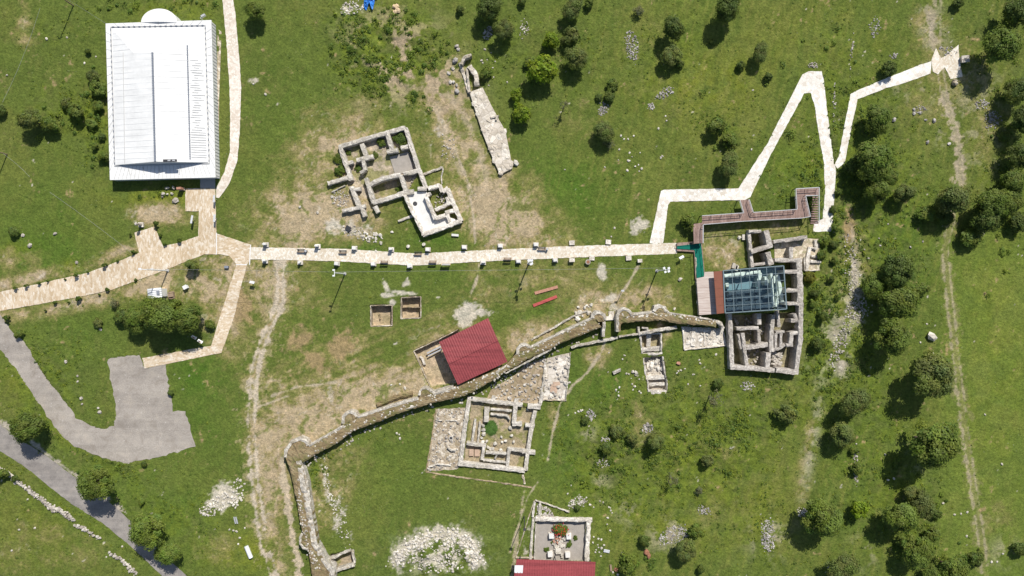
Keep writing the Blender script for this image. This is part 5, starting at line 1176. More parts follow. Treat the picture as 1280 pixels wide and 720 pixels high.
ORD = ['first','second','third','fourth','fifth','sixth','seventh','eighth','ninth','tenth','eleventh','twelfth','thirteenth','fourteenth','fifteenth','sixteenth','seventeenth']
for i, (x, y, r) in enumerate([(19,360,3.4),(33,357,3.6),(49,354,3),(60,351,2.4),(81,349,2.0),(95,344,4),(110,340,2.3),(131,331,4.2),(147,326,2.5),(167,315,3.6)]):
    plant('shrub', x, y, r, f'{ORD[i]} small clipped shrub from the left along the upper edge of the tan path', 'clipped shrubs along the tan path')
for i, (x, y, r) in enumerate([(8,397,5),(57,388,2),(69,378,3),(86,378,2),(98,373,4.5),(124,368,2),(134,362,3.4),(169,350,2.6)]):
    plant('shrub', x, y, r, f'{ORD[i]} small clipped shrub from the left along the lower edge of the tan path', 'clipped shrubs along the tan path')
for i, (x, y, r) in enumerate([(163,293,2.6),(195,279,4.4),(200,294,3.2),(206,305,3),(224,301,4)]):
    plant('shrub', x, y, r, f'{ORD[i]} small clipped shrub from the left around the paved spur of the tan path', 'clipped shrubs around the paved spur')
# red flowering bush on the chapel floor
p = P(*ZK([(365, 375)])[0]); t = thing('flowering_bush', 'green bush with red flowers on the chapel floor against the north wall', 'bush', (p.x, p.y, -.62))
c = bpy.data.objects.new('foliage', proto('green')[0][0]); COL.objects.link(c); c.parent = t; c.scale = (1.6, 1.4, .8); c.location.z = .6
r = np.random.default_rng(5); cc_ = r.normal(size=(60, 3)) * (.8, .6, .1) + (0, 0, 1.1); nn_ = np.tile((0, 0, 1.), (60, 1)) + r.normal(size=(60, 3)) * .3
fl = bpy.data.objects.new('flowers', quads_mesh('flowers', cc_, nn_, np.full(60, .11), np.ones((60, 3)), M['red_flower'], 1.0)); COL.objects.link(fl); fl.parent = t
for x, y, s, lb in ((480,445,.8,'low green plant right of the chapel marble pile'),(430,500,1.0,'pale flowering plant on the lower right chapel floor'),(265,530,.8,'low plant beside the lower left chapel pedestal'),(300,480,.45,'tiny plant left of the chapel marble pile')):
    p = P(*ZK([(x, y)])[0]); t = plant('vine', 640 + p.x / S, 360 - p.y / S, s * .8 / S, lb, 'plants on the chapel floor'); t.location.z = -.65; t.scale.z *= .45
for x, y, s, lb in ((470,110,1.6,'green and red plant filling the north east room of the basilica ruin'),(365,128,1.1,'light green plant along the north wall inside the basilica ruin'),(325,205,.7,'low plant beside the middle stub wall of the basilica ruin'),(470,410,.9,'yellowish plant in the deep apse room of the basilica ruin'),(118,235,1.2,'bright shrub outside the west wall of the basilica ruin'),(115,300,1.3,'bright shrub below the other one outside the west wall of the basilica ruin'),(165,190,.7,'small plant in the north west room of the basilica ruin'),(225,285,.8,'green plant in the narrow west room of the basilica ruin')):
    p = P(*ZB([(x, y)])[0]); t = plant('vine', 640 + p.x / S, 360 - p.y / S, s / S, lb, 'plants in and around the basilica ruin'); t.scale.z *= .55
# rough growth that nobody could count: leafy tufts over the unkempt ground
fx = rngn.uniform(-98, 98, 110000); fy = rngn.uniform(-56, 56, 110000)
ix = np.clip(np.searchsorted(gxs, fx), 0, nx - 1); iy = np.clip(np.searchsorted(gys, fy), 0, ny - 1)
wd_ = np.clip(weed[iy, ix], 0, 1.1) * (.08 + 1.1 * np.clip(.25 + 1.3 * fbm(px[iy, ix], py[iy, ix], 16, 83, 4), 0, 1.3)) + .004
blocked = flat[iy, ix] | (Zg[iy, ix] < -.12) | (np.clip(dryN[iy, ix], 0, 2) > .75)
for pl in (COURT_W, COURT_N, COURT_P, TERR, STRIP, BATHCOURT, VENT_STONE): blocked |= inpoly(px[iy, ix], py[iy, ix], pl)
soil_ = A[iy, ix].mean(-1) > .2
keep = (rngn.random(110000) < wd_ * .75) & ~blocked & ~soil_
kx, ky, kz, kw = fx[keep], fy[keep], Zg[iy, ix][keep], np.clip(weed[iy, ix][keep], .15, 1.1)
n_t = len(kx); per = 11
cr = rngn.uniform(.16, .55, n_t) * (.55 + .65 * kw)
q = rngn.normal(size=(n_t, per, 3)); q /= np.linalg.norm(q, axis=-1, keepdims=True); q[..., 2] = np.abs(q[..., 2])
cen_ = np.stack([kx, ky, kz], -1)[:, None, :] + q * (cr[:, None] * rngn.uniform(.3, 1.0, (n_t, per)))[..., None] * np.array((1.1, 1.1, .85))
nn_ = q + np.array((0, 0, .9)) + rngn.normal(size=q.shape) * .45; nn_ /= np.linalg.norm(nn_, axis=-1, keepdims=True)
gsel = rngn.random(n_t)[:, None]; tb = np.where(gsel < .5, np.array((.85, .95, .85))[None], np.where(gsel < .75, np.array((1.5, 1.4, .8))[None], np.where(gsel < .9, np.array((.75, .9, .75))[None], np.array((1.75, 1.5, .8))[None])))
tb = tb[:, None, :] * (1 + rngn.normal(size=(n_t, per)) * .14)[..., None]
me_w = quads_mesh('weeds', cen_.reshape(-1, 3), nn_.reshape(-1, 3), (rngn.uniform(.06, .15, (n_t, per)) * (.7 + .5 * kw[:, None])).ravel(), np.clip(tb.reshape(-1, 3), .3, 2), M['weed'])
wo_ = bpy.data.objects.new('weeds', me_w); COL.objects.link(wo_)
tag(wo_, 'leafy weeds and tall grass over the unkempt slopes', 'weeds', kind='stuff')

# dense low scrub: bigger leafy clumps that run together
scrub = blobs([(500,35,45,24,0,1.0),(450,50,26,22,0,.8),(465,85,40,22,15,.8),(510,90,26,36,-20,.8),(545,60,20,40,20,.6),(120,150,13,60,0,.55),(85,140,34,20,0,.4),(190,6,70,8,0,.6),(1035,290,10,50,0,.8),(1022,420,14,70,0,.6),(1262,215,20,90,0,.6),(1100,225,34,30,0,.45),(1165,665,40,50,0,.4),(765,545,24,30,0,.6),(735,570,8,40,0,.5),(795,700,24,16,0,.8),(105,545,40,10,38,.5),(180,582,60,5,-8,.6),(885,570,34,30,0,.4),(868,664,12,10,0,.4),(1000,215,24,30,0,.45),(900,165,24,24,0,.3),(55,150,24,12,0,.4),(190,392,40,14,0,.3),(430,558,50,5,-26,.7),(1065,560,6,60,0,.7),(905,490,12,40,0,.3),(200,243,40,5,0,.6),(1030,60,40,50,0,.12),(700,80,40,40,0,.15)])
sx_, sy_ = rngn.uniform(-98, 98, 40000), rngn.uniform(-56, 56, 40000)
jx = np.clip(np.searchsorted(gxs, sx_), 0, nx - 1); jy = np.clip(np.searchsorted(gys, sy_), 0, ny - 1)
lump = np.clip(.35 + 1.1 * fbm(px[jy, jx], py[jy, jx], 10, 401, 4), 0, 1.2)
kp = (rngn.random(40000) < .55 * np.clip(scrub[jy, jx], 0, 1) * lump) & ~flat[jy, jx] & (Zg[jy, jx] > -.15) & (A[jy, jx].mean(-1) < .24)
qx, qy, qz = sx_[kp], sy_[kp], Zg[jy, jx][kp]; n2 = len(qx); per2 = 34; r2 = rngn.uniform(.3, .85, n2)
q = rngn.normal(size=(n2, per2, 3)); q /= np.linalg.norm(q, axis=-1, keepdims=True); q[..., 2] = np.abs(q[..., 2])
cen_ = np.stack([qx, qy, qz + r2 * .25], -1)[:, None, :] + q * (r2[:, None] * rngn.uniform(.5, 1.05, (n2, per2)))[..., None] * np.array((1, 1, .8))
nn_ = q + np.array((0, 0, .6)) + rngn.normal(size=q.shape) * .4; nn_ /= np.linalg.norm(nn_, axis=-1, keepdims=True)
g2 = rngn.random(n2)[:, None]; tb = np.where(g2 < .45, np.array((.75, .9, .8))[None], np.where(g2 < .75, np.array((1.05, 1.1, .8))[None], np.where(g2 < .9, np.array((1.3, 1.25, .8))[None], np.array((.62, .75, .7))[None])))
tb = tb[:, None, :] * (1 + rngn.normal(size=(n2, per2)) * .16)[..., None]
so_ = bpy.data.objects.new('scrub', quads_mesh('scrub', cen_.reshape(-1, 3), nn_.reshape(-1, 3), rngn.uniform(.08, .19, n2 * per2), np.clip(tb.reshape(-1, 3), .3, 2), M['weed'])); COL.objects.link(so_)
tag(so_, 'low tangled scrub running together on the heaps and field edges', 'scrub', kind='stuff')
# ------------------------------------------------------------------ stone pedestals and benches along the main path
def slabbox(name, mat, parent, c, size, rot=0, tilt=0):
    o = MB().box((0, 0, 0), size, 0, tilt).build(name, M[mat]); o.parent = parent; o.location = c; o.rotation_euler.z = rot; return o
def pedestal(x, y, label, group, north, kind, first=[None]):
    p = P(x, y, .4); p.z = 0
    t = thing('stone_pedestal', label, 'pedestal', p, group)
    slabbox('base', 'wall_white', t, (0, 0, .13), (1.0, .85, .42), random.uniform(-.06, .06))
    if kind == 'stele': slabbox('stele', 'terrace', t, (random.uniform(-.08, .08), random.uniform(.0, .15), .8), (.62, .3, 1.0), random.uniform(-.15, .15))
    elif kind == 'block': slabbox('block', 'terrace', t, (0, 0, .62), (.72, .55, .6), random.uniform(-.2, .2))
    elif kind == 'column': MB().cyl((p.x, p.y, .3), .26, .8, 12, .23).build('column_stump', M['terrace'], t)
    return t
NORTH = [(332,305.8,'stele'),(397,307.9,'stele'),(443,310.2,'block'),(489,311.8,'stele'),(534.8,312,'block'),(580.4,309,'block'),(625.4,307.4,'block'),(670,305.8,'block'),(715,303.4,''),(760.6,302.4,'')]
SOUTH = [(331,326.3,'stele'),(375,328,'column'),(421,329.5,'block'),(466.7,330,'block'),(512,332.5,'block'),(604,328,'stele'),(648,326.5,'block'),(694,325,'block'),(740,322.5,''),(786,322.5,'')]
for rowp, side in ((NORTH, 'upper'), (SOUTH, 'lower')):
    for i, (x, y, k) in enumerate(rowp):
        pedestal(x, y, f'{ORD[i]} stone pedestal from left on the {side} side of main path' + ({'stele': ', with upright slab', 'block': ', with block', 'column': ', with column stump', '': ', empty'}[k]), 'pedestals along the main path', side == 'upper', k)
def bench(x, y, label, rot=0.0):
    p = P(x, y, .4); p.z = .05
    t = thing('bench', label, 'bench', p, 'benches along the main path'); t.rotation_euler.z = rot
    for k, yy in enumerate((-.22, -.07, .08)):
        slabbox('seat_slat', 'wood', t, (0, yy, .44), (1.45, .11, .05))
    slabbox('backrest', 'dark', t, (0, .26, .68), (1.45, .06, .34), 0, -.2)
    for xx in (-.55, .55): slabbox('leg', 'dark', t, (xx, 0, .2), (.07, .5, .44))
    return t
for i, (x, y, s) in enumerate([(376.5,313.6,'upper'),(428.7,315,'upper'),(480.6,327.5,'lower'),(522.7,317,'upper'),(541,327.5,'lower'),(634.6,323.7,'lower'),(677.5,311,'upper')]):
    bench(x, y, f'{ORD[i]} dark slatted bench from the left, at the {s} edge of the main path', math.pi if s == 'lower' else 0)
def bin_(x, y, label):
    p = P(x, y, .4); p.z = .05; t = thing('litter_bin', label, 'bin', p, 'litter bins by benches'); o = MB().cyl((p.x, p.y, .0), .2, .7, 12).build('barrel', M['dark'], t); MB().cyl((p.x, p.y, .71), .22, .05, 12).build('lid', M['grey'], t)
bin_(382.5, 313.8, 'dark bin beside the leftmost path bench'); bin_(684, 311.4, 'dark bin beside the rightmost path bench')
p = P(558, 331); t = thing('sign_board', 'brown framed information board at the lower edge of the main path', 'sign', (p.x, p.y, 0))
slabbox('panel', 'light_wood', t, (0, .1, 1.0), (1.7, .5, .06), 0, -.5); slabbox('panel_face', 'concrete', t, (0, .06, 1.06), (1.5, .4, .03), 0, -.5)
for xx in (-.7, .7): slabbox('leg', 'wood', t, (xx, .1, .45), (.09, .09, 1.0))
# carved stones standing south of the path
def carved(x, y, kind, label, s=1.0):
    p = P(x, y, .3); t = thing('carved_stone', label, 'stone', (p.x, p.y, 0), None)
    if kind == 'box':
        slabbox('block', 'terrace', t, (0, 0, .3 * s), (.95 * s, .7 * s, .75 * s), random.uniform(-.2, .2)); slabbox('cornice', 'wall_white', t, (0, 0, .72 * s), (1.05 * s, .8 * s, .12), random.uniform(-.1, .1))
    elif kind == 'urn':
        b_ = MB(); b_.cyl((p.x, p.y, 0), .42, .35, 12); b_.cyl((p.x, p.y, .3), .3, .35, 12, .5); b_.build('bowl', M['rock'], t); MB().cyl((p.x, p.y, .66), .3, .03, 12).build('hollow', M['rust'], t)
    elif kind == 'drum': MB().cyl((p.x, p.y, -.1), .36, .55, 12, .3).build('drum', M['rock_white'], t)
    return t
for a in [(714.8,325,'box','pale carved box stone on the lawn between two pedestals, south of the path',.95),(734.8,327.5,'urn','rounded urn shaped stone with a reddish hollow beside an empty pedestal'),(799.6,326,'box','pale carved block on the lawn near the right end of the main path',.8),(510,308,'drum','small round column drum on the grass above the main path'),(529.6,305.5,'drum','small white column drum near the second round drum above the main path')]: carved(*a)
b_ = MB(); p = P(569, 294); b_.box((p.x, p.y, .15), (1.3, .42, .4), -.08); tag(b_.build('lying_slab', M['terrace']), 'white slab lying on the grass below the white terrace of the basilica', 'stone')

# ------------------------------------------------------------------ lamp posts, poles and cables
def lamp(x, y, label, heads, h=7.6):
    p = P(x, y); t = thing('lamp_post', label, 'lamp post', (p.x, p.y, 0), 'tall lamp posts')
    MB().tube([(p.x, p.y, -.2), (p.x, p.y, h)], .13, 10, .08).build('pole', M['white_metal'], t); MB().cyl((p.x, p.y, -.05), .3, .18, 10).build('base', M['concrete'], t)
    if heads == 'bar':
        MB().tube([(p.x, p.y - .55, h), (p.x, p.y + .55, h)], .07, 8).build('cross_arm', M['white_metal'], t)
        for s in (-.5, .5): MB().box((p.x - .12, p.y + s, h + .04), (.42, .28, .14)).build('lamp_head', M['white_metal'], t)
    elif heads == 'arm':
        for dz, a in ((0, 3.14),): MB().tube([(p.x, p.y, h - .1), (p.x - .9, p.y + .05, h)], .06, 8).build('arm', M['white_metal'], t)
        for zz, dx in ((h, -1.1), (h - 2.6, -.35)): MB().box((p.x + dx, p.y + .12, zz), (.5, .3, .14)).build('lamp_head', M['white_metal'], t)
        MB().tube([(p.x, p.y, h - 2.6), (p.x - .3, p.y + .1, h - 2.6)], .05, 6).build('arm', M['white_metal'], t)
    else:
        for dx, dy, dz in ((.35,.25,0),(.35,-.3,0),(-.2,.3,-1.2),(.3,-.35,-2.4),(.1,.35,-2.6)):
            MB().box((p.x + dx, p.y + dy, h + dz), (.4, .34, .22), .4).build('lamp_head', M['white_metal'], t)
        MB().box((p.x + .1, p.y, h - .05), (.9, .12, .1)).build('bracket', M['white_metal'], t)
lamp(431.2, 342.2, 'white lamp post with a T shaped top on the lawn, left of the square pits', 'bar')
lamp(661, 329.2, 'slim lamp post seen from above, near the middle of the main path', 'single', 7.6)
lamp(821, 338.5, 'lamp post with a cluster of floodlights near the baths', 'cluster', 8.2)
lamp(209.8, 338.3, 'lamp post leaning over the tan path behind the kiosk', 'arm')
def post(x, y, h, label, shade=None):
    p = P(x, y); t = thing('utility_pole', label, 'pole', (p.x, p.y, 0)); MB().tube([(p.x, p.y, -.2), (p.x, p.y, h)], .12, 8, .08).build('pole', M['wood'], t); MB().box((p.x, p.y, h - .3), (.9, .09, .1), .4).build('crossarm', M['grey'], t)
post(9, 193, 7.4, 'utility pole at the left edge in the west meadow'); post(92, 7, 7.4, 'utility pole at the top edge left of the white hall')
p = P(655, 645); t = thing('thin_pole', 'dark thin pole with a long shadow left of the chapel ruin', 'pole', (p.x, p.y, 0)); MB().tube([(p.x, p.y, -.2), (p.x, p.y, 7.2)], .09, 8, .07).build('pole', M['dark'], t); MB().box((p.x, p.y, 7.2), (.5, .4, .22)).build('lamp_head', M['dark'], t)
p = P(777, 364); t = thing('signpost', 'short white post with a small plate near the fortress gate', 'sign', (p.x, p.y, 0)); MB().tube([(p.x, p.y, -.1), (p.x, p.y, 2.6)], .06, 8).build('post', M['white_metal'], t); MB().box((p.x - .2, p.y + .1, 2.5), (.55, .3, .12)).build('plate', M['grey'], t)
def cable(a, b, ha, hb, label, sag=.5, r=.018):
    A0, B0 = P(a[0], a[1], ha), P(b[0], b[1], hb); pts = []
    for i in range(13): t = i / 12; q = A0.lerp(B0, t); q.z -= sag * 4 * t * (1 - t); pts.append(q)
    tag(MB().tube(pts, r, 5).build('cable', M['cable']), label, 'cable')
cable((86, 0), (132, 29), 7.2, 2.4, 'thin overhead cable from the top edge pole to the white hall corner')
cable((50, 10), (3, 128), 7.0, 7.0, 'thin overhead cable crossing the west meadow')
cable((4, 192), (37, 221), 7.2, 6.0, 'short cable end beside the left edge pole'); cable((62, 240), (163, 315), 6.0, 1.0, 'thin cable running down to the tan path spur')
cable((420, 340), (830, 335), 7.4, 7.6, 'long thin cable strung between lamp posts along the main path', .6); cable((184, 336), (420, 340), 7.3, 7.4, 'thin cable from the kiosk lamp post to the T shaped lamp post', .6)

# ------------------------------------------------------------------ kiosk and furniture inside the path bend
p = P(193.5, 366); t = thing('kiosk', 'small kiosk with ribbed pale roof and a dark skylight, beside the tree clump', 'kiosk', (p.x, p.y, 0))
KQ = zm([(307,150),(391,141),(397,199),(313,207)], 120, 330, 4.8); kq = [P(x, y, 2.5) for x, y in KQ]; ki = inset(kq, .2)
MB().hexa([Vector((q.x, q.y, -.2)) for q in ki[::-1]], [Vector((q.x, q.y, 2.35)) for q in ki[::-1]]).build('wall', M['white_paint'], t)
b_ = MB(); mid0, mid1 = kq[0].lerp(kq[1], .45) + Vector((0, 0, .35)), kq[3].lerp(kq[2], .45) + Vector((0, 0, .35)); b_.add(kq + [mid0, mid1], [(3, 5, 4, 0), (5, 2, 1, 4), (0, 4, 1), (3, 2, 5), (0, 1, 2, 3)]); kr = b_.build('roof', M['white_metal'], t)
b_ = MB()
for f in (.2, .4, .6, .8): rib(b_, kq[0].lerp(kq[3], f), mid0.lerp(mid1, f), .06, .05); rib(b_, mid0.lerp(mid1, f), kq[1].lerp(kq[2], f), .06, .05)
b_.build('roof_rib', M['grey'], kr)
a = mid0.lerp(kq[1], .6).lerp(mid1.lerp(kq[2], .6), .5); MB().box((a.x, a.y, a.z + .09), (.5, .75, .14), .08).build('skylight', M['vent'], kr)
b_ = MB(); b_.prism([P(x, y)[:2] for x, y in zm([(398,140),(415,138),(428,212),(402,214)], 120, 330, 4.8)], -.3, .06); b_.build('doorstep', M['light_wood'], t)
p = P(215.6, 369); t = thing('picnic_bench', 'weathered wooden picnic bench right of the kiosk', 'bench', (p.x, p.y, 0)); t.rotation_euler.z = .12
slabbox('table_top', 'wood', t, (0, 0, .72), (1.1, .65, .06)); slabbox('seat', 'wood', t, (0, .55, .42), (1.1, .28, .06)); slabbox('seat', 'wood', t, (0, -.55, .42), (1.1, .28, .06))
for xx in (-.42, .42): slabbox('leg', 'wood', t, (xx, 0, .34), (.08, 1.2, .66))
p = P(233.5, 359); t = thing('white_cabinet', 'small white metal cabinet on the dry grass right of the kiosk', 'cabinet', (p.x, p.y, 0)); slabbox('body', 'white_metal', t, (0, 0, .35), (.68, .62, .8), .5); slabbox('lid', 'white_paint', t, (0, 0, .78), (.78, .72, .07), .5); slabbox('door', 'grey', t, (.18, -.3, .35), (.42, .02, .6), .5)
p = P(284, 334); t = thing('ground_lamp', 'small dark square lamp on the dry grass by the junction', 'lamp', (p.x, p.y, 0)); slabbox('housing', 'dark', t, (0, 0, .2), (.7, .4, .4)); slabbox('hood', 'vent', t, (0, .02, .42), (.78, .46, .05))
def panel(x, y, rot, label, face, w_=.9, h=1.2, tilt=-.5, group=None):
    p = P(x, y); t = thing('information_sign', label, 'sign', (p.x, p.y, 0), group); t.rotation_euler.z = rot
    slabbox('board', face, t, (0, 0, h), (w_, .5, .05), 0, tilt); slabbox('leg', 'grey', t, (0, 0, h / 2 - .1), (.08, .08, h)); return t
panel(318, 353, -.2, 'grey tilted sign panel on the grass left of the cart track', 'grey'); panel(850, 322, .5, 'pale tilted sign panel below the green carpeted walkway', 'white_metal', .9)
panel(243.3, 275, 1.4, 'white tilted panel left of the entrance paving of the hall', 'white_metal', 1.5); panel(270.8, 249.5, 1.5, 'upper grey panel on the right edge of the entrance paving', 'white_metal', 1.3); panel(271.3, 273.5, 1.5, 'lower grey panel on the right edge of the entrance paving', 'white_metal', 1.4)
for x, y, r_, lb in ((246.5, 421, -.55, 'left of two white and rust coloured signs by the lane path'), (254, 426, -.55, 'right of two white and rust coloured signs by the lane path')):
    t = panel(x, y, r_, lb, 'white_paint', 1.0, 1.3, -.7, 'signs by the lane path'); slabbox('red_stripe', 'rust', t, (.0, -.07, 1.38), (.55, .2, .03), 0, -.7)
p = P(844, 316.3); 
# statue and stones in front of the hall
p = P(177.5, 281); t = thing('statue', 'pale stone figure on a plinth at the head of the paved spur', 'statue', (p.x, p.y, 0)); slabbox('plinth', 'wall_white', t, (0, 0, .2), (.9, .9, .5)); b_ = MB(); b_.tube([(p.x, p.y, .4), (p.x, p.y, 1.2), (p.x, p.y, 1.75)], .3, 10, .17); b_.rock((p.x, p.y, 1.95), .32, .32, .4); b_.build('figure', M['rock'], t)
b_ = MB()
p = P(226, 236, .6); t = thing('pink_stele', 'upright pinkish carved stele in the shade of the white hall', 'stone', (p.x, p.y, 0)); slabbox('slab', 'tile_old', t, (0, 0, .8), (.8, .4, 1.4), .1); slabbox('foot', 'court', t, (0, 0, .1), (1.0, .6, .3), .1)
for x, y, sx, sy, mt, lb in ((219.5,250.5,1.0,1.2,'rock','rounded grey boulder by the entrance paving of the hall'),(209.5,235.3,.9,.5,'rock_white','white oblong stone in the shade under the hall edge'),(217.5,234.6,.8,.45,'rock','grey oblong stone in the shade under the hall edge'),(204.3,242.5,.75,.6,'rock','grey stone left of three small ones in front of the hall'),(210,243,.35,.35,'rock_white','smallest white stone in front of the hall'),(215.5,242.5,.5,.4,'rock_white','white stone right of three small ones in front of the hall'),(203.5,246.5,.4,.35,'rock','tiny grey stone below the others in front of the hall')):
    p = P(x, y); b_ = MB(); b_.rock((p.x, p.y, .15), sx * .62, sy * .62, .4); tag(b_.build('boulder', M[mt]), lb, 'stone')
for x, y, lb in ((346.5, 138.5, None),):
    pass
p = P(435.8, 285.5); b_ = MB(); b_.box((p.x, p.y, .4), (1.05, .8, .12), -.6, .15); b_.box((p.x, p.y, .15), (.6, .4, .5), -.6); tag(b_.build('dark_crate', M['dark']), 'small dark square crate on the lawn below the basilica ruin', 'crate')

# ------------------------------------------------------------------ rubble heaps, field wall, sheets and tarpaulin
def heap(name, label, mat, n, s0, s1, **kw):
    b_ = MB(); rubble(b_, n=n, smin=s0, smax=s1, z=None, **kw); return tag(b_.build(name, M[mat]), label, 'stones', kind='stuff')
heap('stone_heap', 'sloping heap of white broken stones left of the cart track', 'rock_white', 170, .2, .6, poly=zm([(890,350),(918,372),(915,430),(890,465),(850,462),(800,500),(755,490),(748,465),(800,430),(860,395)], 0, 480, 3))
b_ = MB()
for i in range(560):
    t = random.random() * (len(ARC) - 1); k = int(t); x = ARC[k][0] + (ARC[k + 1][0] - ARC[k][0]) * (t - k) + random.gauss(0, 4.5); y = ARC[k][1] + (ARC[k + 1][1] - ARC[k][1]) * (t - k) + random.gauss(2, 4.5)
    p = P(x, y); s = random.choice((.18, .25, .3, .4, .55)) * random.uniform(.8, 1.3); b_.rock((p.x, p.y, gz(p.x, p.y) + s * .1), s * .6, s * .5, s * .45)
tag(b_.build('rocky_mound', M['rock_white']), 'limestone chunks along the rim of the grassy mound at the bottom edge', 'stones', kind='stuff')
heap('mound_stones', 'thin sprinkle of limestone on the grassy top of the mound at the bottom edge', 'rock_white', 330, .15, .5, ell=(549, 696, 40, 19, 0))
heap('stone_rows', 'rows of white cut stones on the lawn below the basilica ruin', 'rock_white', 46, .25, .65, poly=zm([(388,155),(440,145),(475,165),(470,195),(430,190),(385,172)], 320, 240, 3))
heap('debris', 'white rubbish and stones beside the blue tarpaulin', 'rock_white', 70, .15, .5, ell=(439, 10, 16, 9, -20))
heap('scree', 'pale loose stones down the slope east of the baths', 'rock', 190, .12, .45, ell=(1066, 345, 9, 56, -8)); heap('scree', 'wide fan of pale loose stones left of the mid slope trees', 'rock', 150, .12, .45, ell=(1072, 386, 16, 14, 0))
heap('scree', 'trail of loose stones below the baths on the east slope', 'rock', 130, .15, .5, ell=(1050, 430, 8, 34, 20))
for x, y, rx, ry, an, n, lb in ((790,58,8,20,-10,120,'grey stone patch high on the northern slope'),(830,117,12,6,-35,60,'grey stone patch in the middle of the northern slope'),(813,133,6,4,0,30,'small grey stone patch left of the middle one on the northern slope'),(754,136,6,9,20,60,'grey stone patch under the loose bush on the northern slope'),(610,41,6,9,20,60,'grey stone heap beside the soft olive top tree'),(655,38,6,14,0,30,'pale stones near the top right of the foundation strip'),
    (842,668,18,11,-20,150,'grey scree patch near the bottom edge'),(809,536,8,6,0,50,'grey stone patch in the rough southern scrub'),(756,550,5,6,0,40,'small grey stone patch in the southern scrub'),(738,518,6,7,0,60,'pinkish stone heap on the lawn right of the church ruin'),(722,628,12,7,-20,90,'pale stone heap above the chapel ruin'),(753,579,8,5,0,40,'grey stones below the southern scrub'),(934,483,9,6,0,40,'dark grey rocks below the baths corner'),(880,638,8,7,0,40,'grey stones on the southern slope'),
    (960,670,9,20,0,160,'grey rock outcrop with a shadow near the bottom'),(1228,130,9,7,0,50,'grey rocks right of the hill track, upper'),(1240,150,10,12,20,80,'grey rocks right of the hill track, lower'),(1185,64,12,6,10,40,'grey rocks above the path end terrace'),(1150,137,8,5,0,30,'grey rocks left of the dirt track'),(1094,35,7,14,0,40,'grey rocks in the grass right of the zigzag apex'),(1118,70,6,3,0,20,'few grey rocks above the hill path'),(1017,82,7,4,0,30,'yellowish stones at the apex of the zigzag'),
    (1070,580,3,26,0,60,'line of pale stones on the lower old field line'),(1003,640,6,6,0,30,'pale stones left of the lone dense tree'),(1065,60,2,30,5,20,'line of pale stones right of the zigzag apex'),(1043,130,2,30,0,26,'line of pale stones between zigzag and hill path'),(408,600,4,34,-10,45,'line of white stones inside the fortress limb'),(425,650,8,32,-15,60,'scattered white stones inside the fortress limb, lower'),(560,185,10,16,0,40,'pale stones right of the basilica ruin'),(443,290,14,8,10,60,'pale stones below the basilica ruin'),(425,248,12,10,0,70,'pale stones in the west yard of the basilica ruin'),(530,262,10,12,0,40,'pale stones between basilica rooms and terrace')):
    heap('loose_stones', lb, 'rock_grey' if 'grey' in lb or 'pink' in lb else 'rock' if 'white' not in lb else 'rock_white', int(n * 1.3), .12, .42, ell=(x, y, rx, ry, an))
fwall = thing('field_wall', 'tumbled dry stone field wall below the asphalt road', 'wall', P(60, 635))
for pts, n in (([(0,586),(12,592),(18,598)],40),([(36,611),(50,622),(62,632),(78,640),(92,649)],190),([(96,655),(108,662),(125,673)],60),([(140,692),(152,700),(163,710),(172,716)],70),([(20,600),(34,610)],30)):
    b_ = MB()
    for i in range(n):
        t = random.random() * (len(pts) - 1); j = int(t); x = pts[j][0] + (pts[j + 1][0] - pts[j][0]) * (t - j) + random.gauss(0, 1.5); y = pts[j][1] + (pts[j + 1][1] - pts[j][1]) * (t - j) + random.gauss(0, 1.5)
        p = P(x, y); s = random.uniform(.2, .6); b_.rock((p.x, p.y, gz(p.x, p.y) + random.random() * .3), s * .6, s * .5, s * .4)
    tag(b_.build('stone_run', M['rock'], fwall), kind='stuff')
def sheet_row(pts, label, mat):
    a, b = P(*pts[0]), P(*pts[1]); d = b - a; b_ = MB(); ang = math.atan2(d.y, d.x); m = 6
    for i in range(m): c = a.lerp(b, (i + .5) / m); b_.box((c.x, c.y, .14 + .02 * (i % 2)), (d.length / m * 1.03, .55, .12), ang + random.uniform(-.02, .02))
    tag(b_.build('red_sheet', M[mat]), label, 'roofing sheet')
sheet_row([(668.5,366.5),(697,358.5)], 'faded orange red strip of sheeting on the lawn, upper of two', 'tile_old'); sheet_row([(666.5,382),(696,370.5)], 'bright red strip of sheeting on the lawn, lower of two', 'tile_red')
# crumpled tarpaulin: a draped sheet
b_ = MB(); m = 9; vs = []; fs = []
for i in range(m):
    for j in range(m):
        x = 455.5 + 14 * i / (m - 1) - (3 * j / (m - 1)) * (i / (m - 1)); y = -1 + 14.5 * j / (m - 1) * (.7 + .3 * math.sin(i)); p = P(x, y); vs.append((p.x, p.y, .25 + .28 * random.random() + .3 * math.sin(i * .8) * math.sin(j * .7)))
for i in range(m - 1):
    for j in range(m - 1): a = i * m + j; fs.append((a, a + 1, a + m + 1, a + m))
b_.add(vs, fs); tag(b_.build('tarpaulin', M['blue']), 'crumpled blue tarpaulin at the top edge', 'tarpaulin')
b_ = MB(); rubble(b_, zm([(515,20),(535,18),(538,45),(515,50)], 320, 0, 3), 14, .4, 1.1, .1); tag(b_.build('yellow_stone', M['light_wood']), 'yellowish soil lumps beside the blue tarpaulin', 'soil', kind='stuff')
p = P(808, 690); b_ = MB(); b_.rock((p.x, p.y, .2), .7, .6, .4); b_.rock((p.x + .4, p.y - .6, .2), .6, .5, .4); tag(b_.build('clay_lump', M['rust']), 'rusty red clay lump among bushes near the bottom edge', 'stone')
p = P(758, 688); b_ = MB(); b_.box((p.x, p.y, .35), (1.1, .6, .08), -.2, .3); b_.box((p.x, p.y - .2, .1), (.1, .1, .6)); tag(b_.build('tilted_sign', M['white_metal']), 'pale tilted panel right of the chapel ruin', 'sign')
